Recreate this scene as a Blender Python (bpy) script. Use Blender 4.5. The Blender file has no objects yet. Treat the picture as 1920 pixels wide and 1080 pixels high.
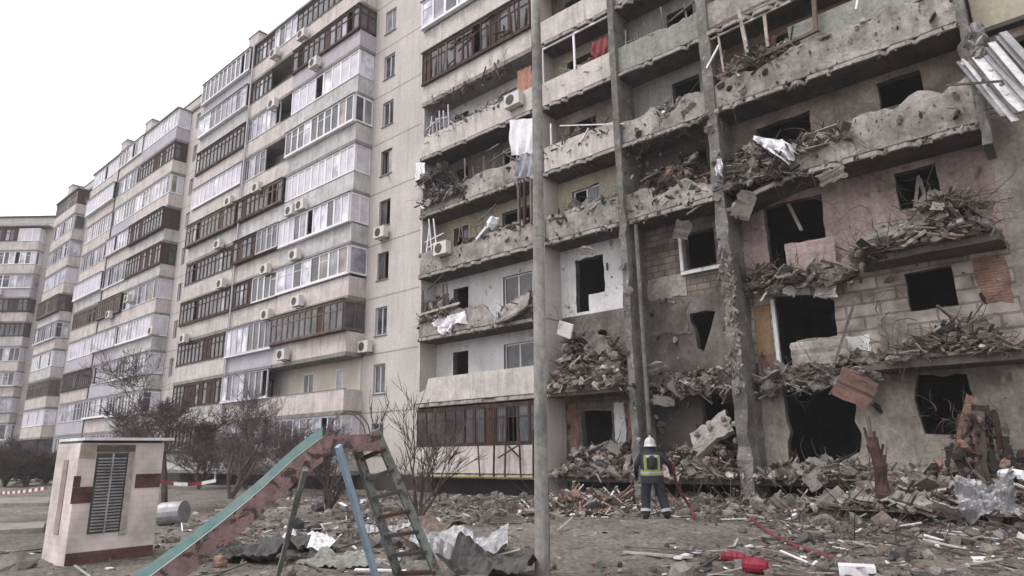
import bpy, math, random
from math import sin, cos, pi, radians
from mathutils import Vector, Matrix, noise
from mathutils.geometry import tessellate_polygon

SC = bpy.context.scene
COL = SC.collection

# ---------------------------------------------------------------- camera, sky, sun, exposure
CAM_POS = Vector((0, 0, 1.62))
FPX = 1230.05                      # focal length in pixels of a 1920 wide picture
R3 = Matrix(((0.75358716, -0.17033134, -0.63489655),
             (0.65716878, 0.17266298, 0.73370069),
             (-0.0153491, -0.9701416, 0.24205304)))
cd = bpy.data.cameras.new('camera')
cam = bpy.data.objects.new('camera', cd)
COL.objects.link(cam)
right = R3 @ Vector((1, 0, 0)); up = R3 @ Vector((0, -1, 0)); back = R3 @ Vector((0, 0, -1))
m = Matrix((right, up, back)).transposed().to_4x4()
m.translation = CAM_POS
cam.matrix_world = m
cd.sensor_width = 36
cd.lens = FPX / 1920 * 36
cd.clip_start = 0.1
cd.clip_end = 2000
SC.camera = cam

world = bpy.data.worlds.new('World')
SC.world = world
world.use_nodes = True
wn = world.node_tree
bg = wn.nodes['Background']
sky = wn.nodes.new('ShaderNodeTexSky')
sky.sky_type = 'NISHITA'
sky.sun_disc = False
SUN_EL, SUN_AZ = radians(58), radians(205)      # azimuth clockwise from +Y
sky.sun_elevation = SUN_EL
sky.sun_rotation = SUN_AZ
sky.air_density = 1.0
sky.dust_density = 6.0
sky.ozone_density = 1.0
hs = wn.nodes.new('ShaderNodeHueSaturation')
hs.inputs['Saturation'].default_value = 0.12
wn.links.new(sky.outputs[0], hs.inputs['Color'])
oc = wn.nodes.new('ShaderNodeMix')            # thick white cloud cover over the clear-sky colour
oc.data_type = 'RGBA'
oc.inputs[0].default_value = 0.8
oc.inputs[7].default_value = (11.3, 10.95, 11.2, 1)
wn.links.new(hs.outputs[0], oc.inputs[6])
wn.links.new(oc.outputs[2], bg.inputs['Color'])
bg.inputs['Strength'].default_value = 0.125
sl = bpy.data.lights.new('sun', 'SUN')
sl.energy = 1.5
sl.angle = radians(25)
sl.color = (1.0, 0.97, 0.94)
so = bpy.data.objects.new('sun', sl)
COL.objects.link(so)
sd = Vector((sin(SUN_AZ) * cos(SUN_EL), cos(SUN_AZ) * cos(SUN_EL), sin(SUN_EL)))
so.rotation_euler = sd.to_track_quat('Z', 'Y').to_euler()
SC.view_settings.view_transform = 'Standard'
SC.view_settings.look = 'None'
SC.view_settings.gamma = 1
SC.view_settings.exposure = 0.42

def ray(px, py):
    return R3 @ Vector((px - 960, py - 540, FPX))
def P(px, py, Y):
    d = ray(px, py)
    return CAM_POS + d * (Y / d.y)
def G(px, py, z=0.0):
    d = ray(px, py)
    return CAM_POS + d * ((z - 1.62) / d.z)
def A(px, py, dep):
    return CAM_POS + ray(px, py) / FPX * dep

# ---------------------------------------------------------------- materials
MATS = {}
def mat(name, col, col2=None, sc=0.6, rough=0.9, bump=0.3, fine=9.0, streak=0.0, patch=None,
        patch_sc=1.5, patch_t=0.58, seam=0.0, metal=0.0, spec=0.3, grit=0.35, bumpd=0.03, course=None, soot=0.0, pock=0.0):
    if name in MATS:
        return MATS[name]
    M = bpy.data.materials.new(name)
    M.use_nodes = True
    nt = M.node_tree
    N, L = nt.nodes, nt.links
    b = N['Principled BSDF']
    b.inputs['Roughness'].default_value = rough
    b.inputs['Metallic'].default_value = metal
    b.inputs['Specular IOR Level'].default_value = spec
    geo = N.new('ShaderNodeNewGeometry')
    pos = geo.outputs['Position']
    def nz(scale, detail=5, rgh=0.6, vec=None, dist=0.0):
        n = N.new('ShaderNodeTexNoise')
        n.inputs['Scale'].default_value = scale
        n.inputs['Detail'].default_value = detail
        n.inputs['Roughness'].default_value = rgh
        n.inputs['Distortion'].default_value = dist
        L.new(vec if vec else pos, n.inputs['Vector'])
        return n.outputs['Fac']
    def ramp(fac, a, c, smooth=True):
        r = N.new('ShaderNodeMapRange')
        r.inputs['From Min'].default_value = a
        r.inputs['From Max'].default_value = c
        L.new(fac, r.inputs['Value'])
        return r.outputs[0]
    def mix(fac, A_, B_, mode='MIX'):
        x = N.new('ShaderNodeMix')
        x.data_type = 'RGBA'
        x.blend_type = mode
        if isinstance(fac, float): x.inputs[0].default_value = fac
        else: L.new(fac, x.inputs[0])
        for k, v in ((6, A_), (7, B_)):
            if isinstance(v, tuple): x.inputs[k].default_value = (*v, 1)
            else: L.new(v, x.inputs[k])
        return x.outputs[2]
    c2 = col2 or tuple(c * 0.75 for c in col)
    c = mix(ramp(nz(sc, 6, 0.65), 0.36, 0.64), col, c2)
    fn = nz(fine, 6, 0.7)
    if grit:
        g = tuple([1 - grit] * 3); h = tuple([1 + grit * 0.5] * 3)
        c = mix(1.0, c, mix(ramp(fn, 0.3, 0.7), g, h), 'MULTIPLY')
    if patch:
        pn = nz(patch_sc, 9, 0.72, dist=0.6)
        c = mix(ramp(pn, patch_t, patch_t + 0.035), c, patch)
    if soot:
        sn = nz(0.55, 7, 0.62, dist=0.8)
        k0 = N.new('ShaderNodeMath'); k0.operation = 'MULTIPLY'
        L.new(ramp(sn, 0.47, 0.66), k0.inputs[0]); k0.inputs[1].default_value = soot
        c = mix(k0.outputs[0], c, (0.045, 0.038, 0.033))
    if pock:
        vo = N.new('ShaderNodeTexVoronoi'); vo.inputs['Scale'].default_value = 3.2; vo.inputs['Randomness'].default_value = 1.0
        nd = N.new('ShaderNodeMix'); nd.data_type = 'VECTOR'; nd.inputs[0].default_value = 0.30
        nv = N.new('ShaderNodeTexNoise'); nv.inputs['Scale'].default_value = 3.5; nv.inputs['Detail'].default_value = 6; L.new(pos, nv.inputs['Vector'])
        L.new(pos, nd.inputs[4]); L.new(nv.outputs['Color'], nd.inputs[5]); L.new(nd.outputs[1], vo.inputs['Vector'])
        g2 = ramp(nz(1.1, 4, 0.6), 0.48, 0.56)
        k1 = N.new('ShaderNodeMapRange'); L.new(vo.outputs['Distance'], k1.inputs['Value'])
        k1.inputs['From Min'].default_value = 0.16; k1.inputs['From Max'].default_value = 0.24; k1.inputs['To Min'].default_value = pock; k1.inputs['To Max'].default_value = 0
        k2 = N.new('ShaderNodeMath'); k2.operation = 'MULTIPLY'; L.new(k1.outputs[0], k2.inputs[0]); L.new(g2, k2.inputs[1])
        c = mix(k2.outputs[0], c, (0.09, 0.075, 0.065))
    if streak:
        mp = N.new('ShaderNodeMapping')
        mp.inputs['Scale'].default_value = (2.6, 2.6, 0.22)
        L.new(pos, mp.inputs['Vector'])
        s = ramp(nz(1.6, 6, 0.7, mp.outputs[0]), 0.48, 0.78)
        k = N.new('ShaderNodeMath'); k.operation = 'MULTIPLY'
        L.new(s, k.inputs[0]); k.inputs[1].default_value = streak
        c = mix(k.outputs[0], c, (0.05, 0.045, 0.04))
    if seam:
        sp = N.new('ShaderNodeSeparateXYZ'); L.new(pos, sp.inputs[0])
        def line(out, off, per, w):
            a = N.new('ShaderNodeMath'); a.operation = 'ADD'; L.new(out, a.inputs[0]); a.inputs[1].default_value = off
            wob = N.new('ShaderNodeMath'); wob.operation = 'MULTIPLY_ADD'
            L.new(fn, wob.inputs[0]); wob.inputs[1].default_value = 0.06; L.new(a.outputs[0], wob.inputs[2])
            q = N.new('ShaderNodeMath'); q.operation = 'PINGPONG'; L.new(wob.outputs[0], q.inputs[0]); q.inputs[1].default_value = per / 2
            r = N.new('ShaderNodeMapRange'); L.new(q.outputs[0], r.inputs['Value'])
            r.inputs['From Min'].default_value = w * 0.4; r.inputs['From Max'].default_value = w
            r.inputs['To Min'].default_value = seam; r.inputs['To Max'].default_value = 0
            return r.outputs[0]
        c = mix(line(sp.outputs[2], -0.75, 2.8, 0.05), c, (0.10, 0.09, 0.085))
        if course:
            c = mix(line(sp.outputs[0], 0.9, course, 0.04), c, (0.10, 0.09, 0.085))
    L.new(c, b.inputs['Base Color'])
    if bump:
        bn = N.new('ShaderNodeBump')
        bn.inputs['Strength'].default_value = bump
        bn.inputs['Distance'].default_value = bumpd
        L.new(fn, bn.inputs['Height'])
        L.new(bn.outputs[0], b.inputs['Normal'])
    MATS[name] = M
    return M

def brick_mat(name, c1, c2, mortar, sx=0.25, sz=0.075, dirt=0.45):
    M = bpy.data.materials.new(name)
    M.use_nodes = True
    N, L = M.node_tree.nodes, M.node_tree.links
    b = N['Principled BSDF']; b.inputs['Roughness'].default_value = 0.9
    geo = N.new('ShaderNodeNewGeometry')
    sp = N.new('ShaderNodeSeparateXYZ'); L.new(geo.outputs['Position'], sp.inputs[0])
    ad = N.new('ShaderNodeMath'); ad.operation = 'ADD'; L.new(sp.outputs[0], ad.inputs[0]); L.new(sp.outputs[1], ad.inputs[1])
    cb = N.new('ShaderNodeCombineXYZ'); L.new(ad.outputs[0], cb.inputs[0]); L.new(sp.outputs[2], cb.inputs[1])
    t = N.new('ShaderNodeTexBrick')
    L.new(cb.outputs[0], t.inputs['Vector'])
    t.inputs['Color1'].default_value = (*c1, 1); t.inputs['Color2'].default_value = (*c2, 1); t.inputs['Mortar'].default_value = (*mortar, 1)
    t.inputs['Scale'].default_value = 1
    t.inputs['Brick Width'].default_value = sx; t.inputs['Row Height'].default_value = sz
    t.inputs['Mortar Size'].default_value = min(sx, sz) * 0.1
    n = N.new('ShaderNodeTexNoise'); n.inputs['Scale'].default_value = 2.0; n.inputs['Detail'].default_value = 8
    L.new(geo.outputs['Position'], n.inputs['Vector'])
    r = N.new('ShaderNodeMapRange'); r.inputs['From Min'].default_value = 0.35; r.inputs['From Max'].default_value = 0.65
    r.inputs['To Min'].default_value = dirt; r.inputs['To Max'].default_value = 1.08
    L.new(n.outputs['Fac'], r.inputs['Value'])
    x = N.new('ShaderNodeMix'); x.data_type = 'RGBA'; x.blend_type = 'MULTIPLY'; x.inputs[0].default_value = 1
    L.new(t.outputs['Color'], x.inputs[6]); L.new(r.outputs[0], x.inputs[7])
    L.new(x.outputs[2], b.inputs['Base Color'])
    MATS[name] = M
    return M

m_panel = mat('facade_panel', (0.53, 0.495, 0.475), (0.44, 0.412, 0.395), sc=0.5, streak=0.25, seam=0.6, course=5.4, grit=0.18, bump=0.15)
m_sootshade_slab = mat('sooty_shaded_slab', (0.11, 0.097, 0.087), (0.05, 0.043, 0.038), sc=1.2, streak=0.3)  # soot plus the shade under the balconies, both put into the colour
m_lip = mat('slab_lip', (0.38, 0.355, 0.33), (0.25, 0.23, 0.215), sc=2.2, streak=0.5, pock=0.3)
m_cream = mat('cream_plaster', (0.62, 0.57, 0.49), (0.45, 0.42, 0.36), streak=0.1, grit=0.12)
m_yellow = mat('yellowish_plaster', (0.42, 0.38, 0.28), (0.36, 0.33, 0.26), streak=0.3, grit=0.2)
PARS = [mat('parapet_beige', (0.57, 0.53, 0.50), (0.42, 0.39, 0.37), sc=1.6, streak=0.6, grit=0.2),
        mat('parapet_grey', (0.53, 0.53, 0.525), (0.38, 0.38, 0.38), sc=1.6, streak=0.6, grit=0.2),
        mat('parapet_pink', (0.58, 0.525, 0.505), (0.45, 0.405, 0.39), sc=1.6, streak=0.55, grit=0.2),
        mat('parapet_lilac', (0.42, 0.41, 0.45), (0.36, 0.35, 0.39), sc=1.0, streak=0.3, grit=0.15)]
m_slab = mat('slab_concrete', (0.27, 0.255, 0.245), (0.17, 0.162, 0.155), sc=1.5, streak=0.4)
m_dam = mat('scorched_concrete', (0.24, 0.22, 0.205), (0.095, 0.085, 0.078), sc=0.9, streak=0.7, patch=(0.10, 0.085, 0.075), patch_sc=2.2, patch_t=0.60, bump=0.8, soot=0.55, pock=0.5)
m_dampar = mat('blasted_parapet', (0.43, 0.40, 0.38), (0.19, 0.172, 0.158), sc=1.2, streak=0.55, patch=(0.17, 0.15, 0.135), patch_sc=3.0, patch_t=0.60, bump=0.8, soot=0.4, pock=0.6)
m_dargreen = mat('grey_green_parapet', (0.29, 0.30, 0.275), (0.22, 0.22, 0.2), sc=1.2, streak=0.5, patch=(0.14, 0.12, 0.11), patch_sc=2.4, patch_t=0.62, bump=0.6, soot=0.3, pock=0.5)
m_wallb = mat('smoked_shaded_beige_wall', (0.33, 0.28, 0.24), (0.13, 0.105, 0.09), sc=0.7, streak=0.5, patch=(0.13, 0.105, 0.09), patch_sc=1.3, patch_t=0.63, bump=0.6, soot=0.6, pock=0.6)  # smoke stains, with shade of the balcony recess also put into the colour
m_wallp = mat('smoked_pink_wall', (0.43, 0.335, 0.325), (0.25, 0.195, 0.185), sc=0.7, streak=0.4, patch=(0.17, 0.14, 0.13), patch_sc=1.0, patch_t=0.62, bump=0.5, soot=0.45, pock=0.5)
m_wallg = mat('scorched_shaded_grey_wall', (0.19, 0.172, 0.16), (0.075, 0.067, 0.061), sc=0.8, streak=0.6, patch=(0.38, 0.36, 0.33), patch_sc=1.8, patch_t=0.60, bump=0.8, soot=0.6, pock=0.5)  # scorching, base colour darkened further to paint the recess shade
m_wallw = mat('white_wall', (0.70, 0.70, 0.72), (0.54, 0.535, 0.53), sc=0.9, streak=0.25, patch=(0.25, 0.23, 0.21), patch_sc=1.6, patch_t=0.66, grit=0.15, pock=0.5)
m_wally = mat('pale_yellow_wall', (0.45, 0.41, 0.30), (0.36, 0.33, 0.26), streak=0.3, soot=0.35, pock=0.4)
m_wall1 = mat('ground_floor_wall', (0.42, 0.385, 0.34), (0.22, 0.195, 0.17), sc=0.8, streak=0.5, patch=(0.14, 0.12, 0.10), patch_sc=2.6, patch_t=0.66, bump=0.7, soot=0.45, pock=0.8)
m_pillar = mat('pitted_pillar', (0.22, 0.213, 0.20), (0.11, 0.105, 0.098), sc=1.6, streak=0.3, patch=(0.40, 0.38, 0.35), patch_sc=4.0, patch_t=0.60, bump=1.0, soot=0.3, pock=0.5)
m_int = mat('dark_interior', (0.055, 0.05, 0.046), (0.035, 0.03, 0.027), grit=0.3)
m_int2 = mat('dim_room', (0.16, 0.14, 0.12), (0.1, 0.09, 0.08), grit=0.3)
m_white = mat('white_frame', (0.74, 0.735, 0.77), (0.6, 0.6, 0.64), rough=0.5, bump=0, grit=0.05)
m_wpan = mat('white_panel', (0.60, 0.59, 0.65), (0.46, 0.455, 0.51), sc=2, rough=0.6, bump=0, grit=0.08)
m_lil = mat('pale_frame', (0.50, 0.49, 0.54), (0.42, 0.41, 0.46), rough=0.6, bump=0, grit=0.1)
m_wood = mat('brown_wood', (0.07, 0.036, 0.028), (0.035, 0.02, 0.017), sc=2, rough=0.8, grit=0.4)
m_wood2 = mat('old_wood', (0.17, 0.13, 0.105), (0.1, 0.075, 0.06), sc=2, rough=0.85, grit=0.4)
m_dark = mat('dark_metal', (0.07, 0.065, 0.065), (0.04, 0.038, 0.038), rough=0.6)
m_brick = brick_mat('red_brick', (0.28, 0.13, 0.09), (0.2, 0.1, 0.075), (0.25, 0.23, 0.21))
m_block2 = brick_mat('beige_block', (0.42, 0.37, 0.33), (0.33, 0.285, 0.25), (0.2, 0.18, 0.16), 0.85, 0.36)
m_block = brick_mat('grey_block', (0.2, 0.165, 0.14), (0.13, 0.105, 0.09), (0.08, 0.07, 0.065), 0.45, 0.22)
m_tile = brick_mat('pale_tile', (0.62, 0.55, 0.53), (0.60, 0.535, 0.515), (0.56, 0.50, 0.48), 0.15, 0.1, 0.66)
m_tilered = brick_mat('maroon_tile', (0.14, 0.06, 0.06), (0.11, 0.05, 0.05), (0.08, 0.05, 0.05), 0.12, 0.12)
m_orange = mat('rusty_orange', (0.36, 0.14, 0.07), (0.24, 0.1, 0.06), sc=2)
m_twig = mat('bark', (0.10, 0.078, 0.072), (0.06, 0.048, 0.045), sc=3)
m_twig2 = mat('dry_twigs', (0.15, 0.115, 0.11), (0.09, 0.07, 0.068), sc=3)
m_char = mat('charred', (0.035, 0.03, 0.028), (0.02, 0.018, 0.016), sc=3)
m_rust = mat('rusty_wire', (0.11, 0.08, 0.068), (0.06, 0.045, 0.04), sc=3)
m_chunk = mat('rubble_concrete', (0.255, 0.235, 0.217), (0.115, 0.105, 0.097), sc=2, bump=0.8)
m_chunk2 = mat('rubble_brown', (0.15, 0.12, 0.105), (0.085, 0.068, 0.06), sc=2, bump=0.8)
m_lath = mat('pale_lath', (0.42, 0.38, 0.34), (0.26, 0.23, 0.205), sc=3)
m_scrap = mat('white_scrap', (0.72, 0.71, 0.73), (0.6, 0.6, 0.62), sc=3, rough=0.6)
m_cloth = mat('white_cloth', (0.75, 0.75, 0.78), (0.64, 0.64, 0.68), sc=2, rough=0.9, grit=0.1)
m_bluegrey = mat('grey_blue_cloth', (0.36, 0.37, 0.41), (0.28, 0.29, 0.33), sc=2)
m_metal = mat('galvanised_sheet', (0.36, 0.36, 0.37), (0.24, 0.24, 0.25), sc=2, rough=0.45, metal=0.3, grit=0.25)
m_door = mat('dull_red_board', (0.22, 0.125, 0.105), (0.14, 0.085, 0.072), sc=2, grit=0.25)

def glass(name, col, rough, spec=0.6):
    M = bpy.data.materials.new(name); M.use_nodes = True
    b = M.node_tree.nodes['Principled BSDF']
    N, L = M.node_tree.nodes, M.node_tree.links
    geo = N.new('ShaderNodeNewGeometry'); n = N.new('ShaderNodeTexNoise'); n.inputs['Scale'].default_value = 1.1
    L.new(geo.outputs['Position'], n.inputs['Vector'])
    r = N.new('ShaderNodeMapRange'); r.inputs['From Min'].default_value = 0.4; r.inputs['From Max'].default_value = 0.62
    L.new(n.outputs['Fac'], r.inputs['Value'])
    x = N.new('ShaderNodeMix'); x.data_type = 'RGBA'
    x.inputs[6].default_value = (*col, 1); x.inputs[7].default_value = (*[min(1, c * 2.2 + 0.02) for c in col], 1)
    L.new(r.outputs[0], x.inputs[0]); L.new(x.outputs[2], b.inputs['Base Color'])
    b.inputs['Roughness'].default_value = rough
    b.inputs['Specular IOR Level'].default_value = spec
    return M
g_dark = glass('dark_glass', (0.03, 0.032, 0.036), 0.12)
g_mid = glass('pale_glass', (0.16, 0.16, 0.19), 0.15, 0.7)
g_warm = glass('warm_curtained_glass', (0.13, 0.115, 0.10), 0.25, 0.6)
g_lite = glass('curtained_glass', (0.3, 0.3, 0.34), 0.2, 0.7)

# ---------------------------------------------------------------- mesh builder
WL = {}
class MB:
    def __init__(s, T=None):
        s.v, s.f, s.mi, s.T, s.mats = [], [], [], T, []
        s.smooth = False
    def m(s, M):
        if M not in s.mats: s.mats.append(M)
        return s.mats.index(M)
    def add(s, vs, fs, M):
        o = len(s.v); k = s.m(M)
        for p in vs:
            p = Vector(p)
            s.v.append(s.T @ p if s.T else p)
        for f in fs:
            s.f.append([i + o for i in f]); s.mi.append(k)
    def quad(s, a, b, c, d, M): s.add([a, b, c, d], [(0, 1, 2, 3)], M)
    def box(s, x0, x1, y0, y1, z0, z1, M):
        s.add([(x0, y0, z0), (x1, y0, z0), (x1, y1, z0), (x0, y1, z0), (x0, y0, z1), (x1, y0, z1), (x1, y1, z1), (x0, y1, z1)],
              [(0, 3, 2, 1), (4, 5, 6, 7), (0, 1, 5, 4), (1, 2, 6, 5), (2, 3, 7, 6), (3, 0, 4, 7)], M)
    def obox(s, c, size, rot, M, jit=0.0, rng=None):
        r = rot if isinstance(rot, Matrix) else Matrix.Rotation(rot[2], 3, 'Z') @ Matrix.Rotation(rot[1], 3, 'Y') @ Matrix.Rotation(rot[0], 3, 'X')
        vs = []
        for sz in (-1, 1):
            for sx, sy in ((-1, -1), (1, -1), (1, 1), (-1, 1)):
                q = Vector((sx * size[0] / 2, sy * size[1] / 2, sz * size[2] / 2))
                if jit: q = Vector([a * (1 + rng.uniform(-jit, jit)) for a in q])
                vs.append(Vector(c) + r @ q)
        s.add(vs, [(0, 3, 2, 1), (4, 5, 6, 7), (0, 1, 5, 4), (1, 2, 6, 5), (2, 3, 7, 6), (3, 0, 4, 7)], M)
    def bar(s, a, b, w, h, M, roll=0.0):
        a, b = Vector(a), Vector(b)
        d = b - a; L = d.length
        if L < 1e-5: return
        q = d.to_track_quat('X', 'Z').to_matrix() @ Matrix.Rotation(roll, 3, 'X')
        s.obox((a + b) / 2, (L, w, h), q, M)
    def plate(s, c, w, h, th, rot, M, rng, amp=0.06):
        # broken slab with a jagged outline
        l = []
        for (ax, az), (bx, bz) in (((-1, -1), (1, -1)), ((1, -1), (1, 1)), ((1, 1), (-1, 1)), ((-1, 1), (-1, -1))):
            n = 6
            for k in range(n):
                t = k / n; e = amp * rng.uniform(-1, 1); f = amp * rng.uniform(-1, 1)
                l.append(((ax + (bx - ax) * t) * w / 2 + e, (az + (bz - az) * t) * h / 2 + f))
        r = Matrix.Rotation(rot[2], 3, 'Z') @ Matrix.Rotation(rot[1], 3, 'Y') @ Matrix.Rotation(rot[0], 3, 'X')
        tr = tessellate_polygon([[Vector((p[0], p[1], 0)) for p in l]]); n = len(l)
        jit = [rng.uniform(-.25, .25) * th for _ in l]
        vs = [Vector(c) + r @ Vector((p[0], -th / 2 + j, p[1])) for p, j in zip(l, jit)] + [Vector(c) + r @ Vector((p[0] * .95, th / 2 + j, p[1] * .96)) for p, j in zip(l, jit)]
        s.add(vs, [tuple(t) for t in tr] + [tuple(i + n for i in t[::-1]) for t in tr] + [(i, (i + 1) % n, (i + 1) % n + n, i + n) for i in range(n)], M)
    def tube(s, pts, rs, M, n=6, cap=True):
        pts = [Vector(p) for p in pts]
        if not isinstance(rs, (list, tuple)): rs = [rs] * len(pts)
        vs, fs = [], []
        for i, p in enumerate(pts):
            d = (pts[min(i + 1, len(pts) - 1)] - pts[max(i - 1, 0)])
            if d.length < 1e-6: d = Vector((0, 0, 1))
            d.normalize()
            u = d.cross(Vector((0.13, 0.31, 0.94)))
            if u.length < 0.05: u = d.cross(Vector((1, 0, 0)))
            u.normalize(); w = d.cross(u)
            for k in range(n):
                a = 2 * pi * k / n
                vs.append(p + (u * cos(a) + w * sin(a)) * rs[i])
        for i in range(len(pts) - 1):
            for k in range(n):
                fs.append((i * n + k, i * n + (k + 1) % n, (i + 1) * n + (k + 1) % n, (i + 1) * n + k))
        if cap:
            fs.append(tuple(range(n))[::-1]); fs.append(tuple((len(pts) - 1) * n + k for k in range(n)))
        s.add(vs, fs, M)
    def chunk(s, c, size, rng, M):
        # a broken lump: jittered low polyhedron
        rot = Matrix.Rotation(rng.uniform(0, 6.3), 3, 'Z') @ Matrix.Rotation(rng.uniform(-0.6, 0.6), 3, 'X') @ Matrix.Rotation(rng.uniform(-0.6, 0.6), 3, 'Y')
        vs = []; n = 6
        for z, rr in ((-0.5, 0.75), (0.02, 1.05), (0.5, 0.6)):
            for k in range(n):
                a = 2 * pi * k / n + rng.uniform(-0.25, 0.25)
                r = rr * rng.uniform(0.65, 1.1) * 0.5
                vs.append(Vector(c) + rot @ Vector((cos(a) * r * size[0], sin(a) * r * size[1], (z + rng.uniform(-0.12, 0.12)) * size[2])))
        fs = [tuple(range(n))[::-1], tuple(range(2 * n, 3 * n))]
        for i in range(2):
            for k in range(n):
                fs.append((i * n + k, i * n + (k + 1) % n, (i + 1) * n + (k + 1) % n, (i + 1) * n + k))
        s.add(vs, fs, M)
    def poly(s, outer, holes, y0, y1, M, Me=None, axis='y'):
        # a sheet in the XZ plane with holes, from depth y0 to y1
        loops = [outer] + holes
        pv = [[Vector((p[0], p[1], 0)) for p in l] for l in loops]
        tris = tessellate_polygon(pv)
        flat = [p for l in loops for p in l]
        n = len(flat)
        vs = [(p[0], y0, p[1]) for p in flat] + [(p[0], y1, p[1]) for p in flat]
        s.add(vs, [tuple(t) for t in tris] + [tuple(i + n for i in t[::-1]) for t in tris], M)
        for l in loops:
            k = len(l)
            vs = [(p[0], y0, p[1]) for p in l] + [(p[0], y1, p[1]) for p in l]
            s.add(vs, [(i, (i + 1) % k, (i + 1) % k + k, i + k) for i in range(k)], Me or M)
    def build(s, name, parent=None, origin=None, smooth=False):
        me = bpy.data.meshes.new(name)
        if origin is None:
            xs = [p.x for p in s.v]; ys = [p.y for p in s.v]; zs = [p.z for p in s.v]
            origin = Vector(((min(xs) + max(xs)) / 2, (min(ys) + max(ys)) / 2, min(zs)))
        origin = Vector(origin)
        me.from_pydata([p - origin for p in s.v], [], s.f)
        for M in s.mats: me.materials.append(M)
        me.polygons.foreach_set('material_index', s.mi)
        if smooth or s.smooth: me.polygons.foreach_set('use_smooth', [True] * len(s.f))
        me.update()
        o = bpy.data.objects.new(name, me)
        COL.objects.link(o)
        pl = Vector((0, 0, 0))
        if parent:
            o.parent = parent; pl = WL[parent.name]
        o.location = origin - pl
        WL[o.name] = origin
        return o
def tag(o, label=None, cat=None, group=None, kind=None):
    if label: o['label'] = label
    if cat: o['category'] = cat
    if group: o['group'] = group
    if kind: o['kind'] = kind
    return o
def thing(name, loc, label, cat, group=None):
    o = bpy.data.objects.new(name, None)
    o.empty_display_size = 0.3
    COL.objects.link(o); o.location = loc
    WL[o.name] = Vector(loc)
    return tag(o, label, cat, group)
def jag(loop, amp, step, rng):
    out = []
    for i, a in enumerate(loop):
        b = loop[(i + 1) % len(loop)]
        d = math.hypot(b[0] - a[0], b[1] - a[1]); n = max(1, int(d / step))
        for k in range(n):
            t = k / n; e = amp if k else amp * 0.5
            out.append((a[0] + (b[0] - a[0]) * t + rng.uniform(-e, e), a[1] + (b[1] - a[1]) * t + rng.uniform(-e, e)))
    return out
def rect(x0, x1, z0, z1): return [(x0, z0), (x1, z0), (x1, z1), (x0, z1)]

# ---------------------------------------------------------------- ground
def sm(a, b, x):
    t = max(0, min(1, (x - a) / (b - a))); return t * t * (3 - 2 * t)
def gz(x, y):
    h = 0.07 * noise.noise(Vector((x * 0.35, y * 0.35, 1.7))) + 0.035 * noise.noise(Vector((x * 1.3, y * 1.3, 5.1))) + 0.018 * noise.noise(Vector((x * 4.1, y * 4.1, 9)))
    h += 0.16 * sm(-13, -9, x) * sm(13.5, 17.5, y) * (1 - sm(19.3, 20, y))
    h += 0.50 * sm(-6.0, -3.8, x) * sm(14.2, 17.8, y) * (1 - sm(19.3, 20, y))
    h += 0.05 * noise.noise(Vector((x * 9, y * 9, 3))) * sm(3, 6, y) + 0.20 * math.exp(-((x + 7.6) / 2.6) ** 2 - ((y - 12.2) / 2.2) ** 2)
    return h
def axis_pts(lo, hi, fine_lo, fine_hi, fs, cs):
    xs = []; x = lo
    while x < hi:
        xs.append(x)
        if fine_lo <= x < fine_hi: x += fs
        else:
            d = min(abs(x - fine_lo), abs(x - fine_hi)); x += min(cs, max(fs, d * 0.25 + fs))
    xs.append(hi); return xs
gm = MB()
xs = axis_pts(-700, 500, -24, 4, 0.14, 60); ys = axis_pts(-300, 900, 1.5, 19.5, 0.14, 60)
ground_mat = mat('trampled_earth', (0.255, 0.226, 0.20), (0.115, 0.102, 0.094), sc=0.4, patch=(0.32, 0.29, 0.265), patch_sc=2.2, patch_t=0.60, bump=1.0, fine=11, grit=0.75, bumpd=0.07, soot=0.35)
gv = [(x, y, gz(x, y) if (-120 < x < 40 and -5 < y < 40) else 0) for y in ys for x in xs]
nx = len(xs)
gf = [(j * nx + i, j * nx + i + 1, (j + 1) * nx + i + 1, (j + 1) * nx + i) for j in range(len(ys) - 1) for i in range(nx - 1)]
gm.add(gv, gf, ground_mat)
tag(gm.build('ground', origin=(0, 0, 0), smooth=True), 'grey brown trampled ground strewn with dust in front of the block', kind='structure')

# ---------------------------------------------------------------- facade tools
F, W = 18.5, 19.55
def fz(k): return 0.85 + 2.8 * (k - 1)

def wall_strip(mb, x0, x1, z0, z1, holes, y, M, th=0.3):
    """front wall between x0..x1, z0..z1 with rectangular holes (x0,x1,z0,z1) side by side"""
    hs_ = sorted(holes)
    x = x0
    def face(a, b, c, d):
        if b - a > 1e-4 and d - c > 1e-4:
            mb.quad((a, y, c), (b, y, c), (b, y, d), (a, y, d), M)
            mb.quad((b, y + th, c), (a, y + th, c), (a, y + th, d), (b, y + th, d), M)
    for h in hs_:
        face(x, h[0], z0, z1); face(h[0], h[1], z0, h[2]); face(h[0], h[1], h[3], z1)
        for a, b in (((h[0], h[2]), (h[1], h[2])), ((h[1], h[2]), (h[1], h[3])), ((h[1], h[3]), (h[0], h[3])), ((h[0], h[3]), (h[0], h[2]))):
            mb.quad((a[0], y, a[1]), (a[0], y + th, a[1]), (b[0], y + th, b[1]), (b[0], y, b[1]), M)
        x = h[1]
    face(x, x1, z0, z1)

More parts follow.
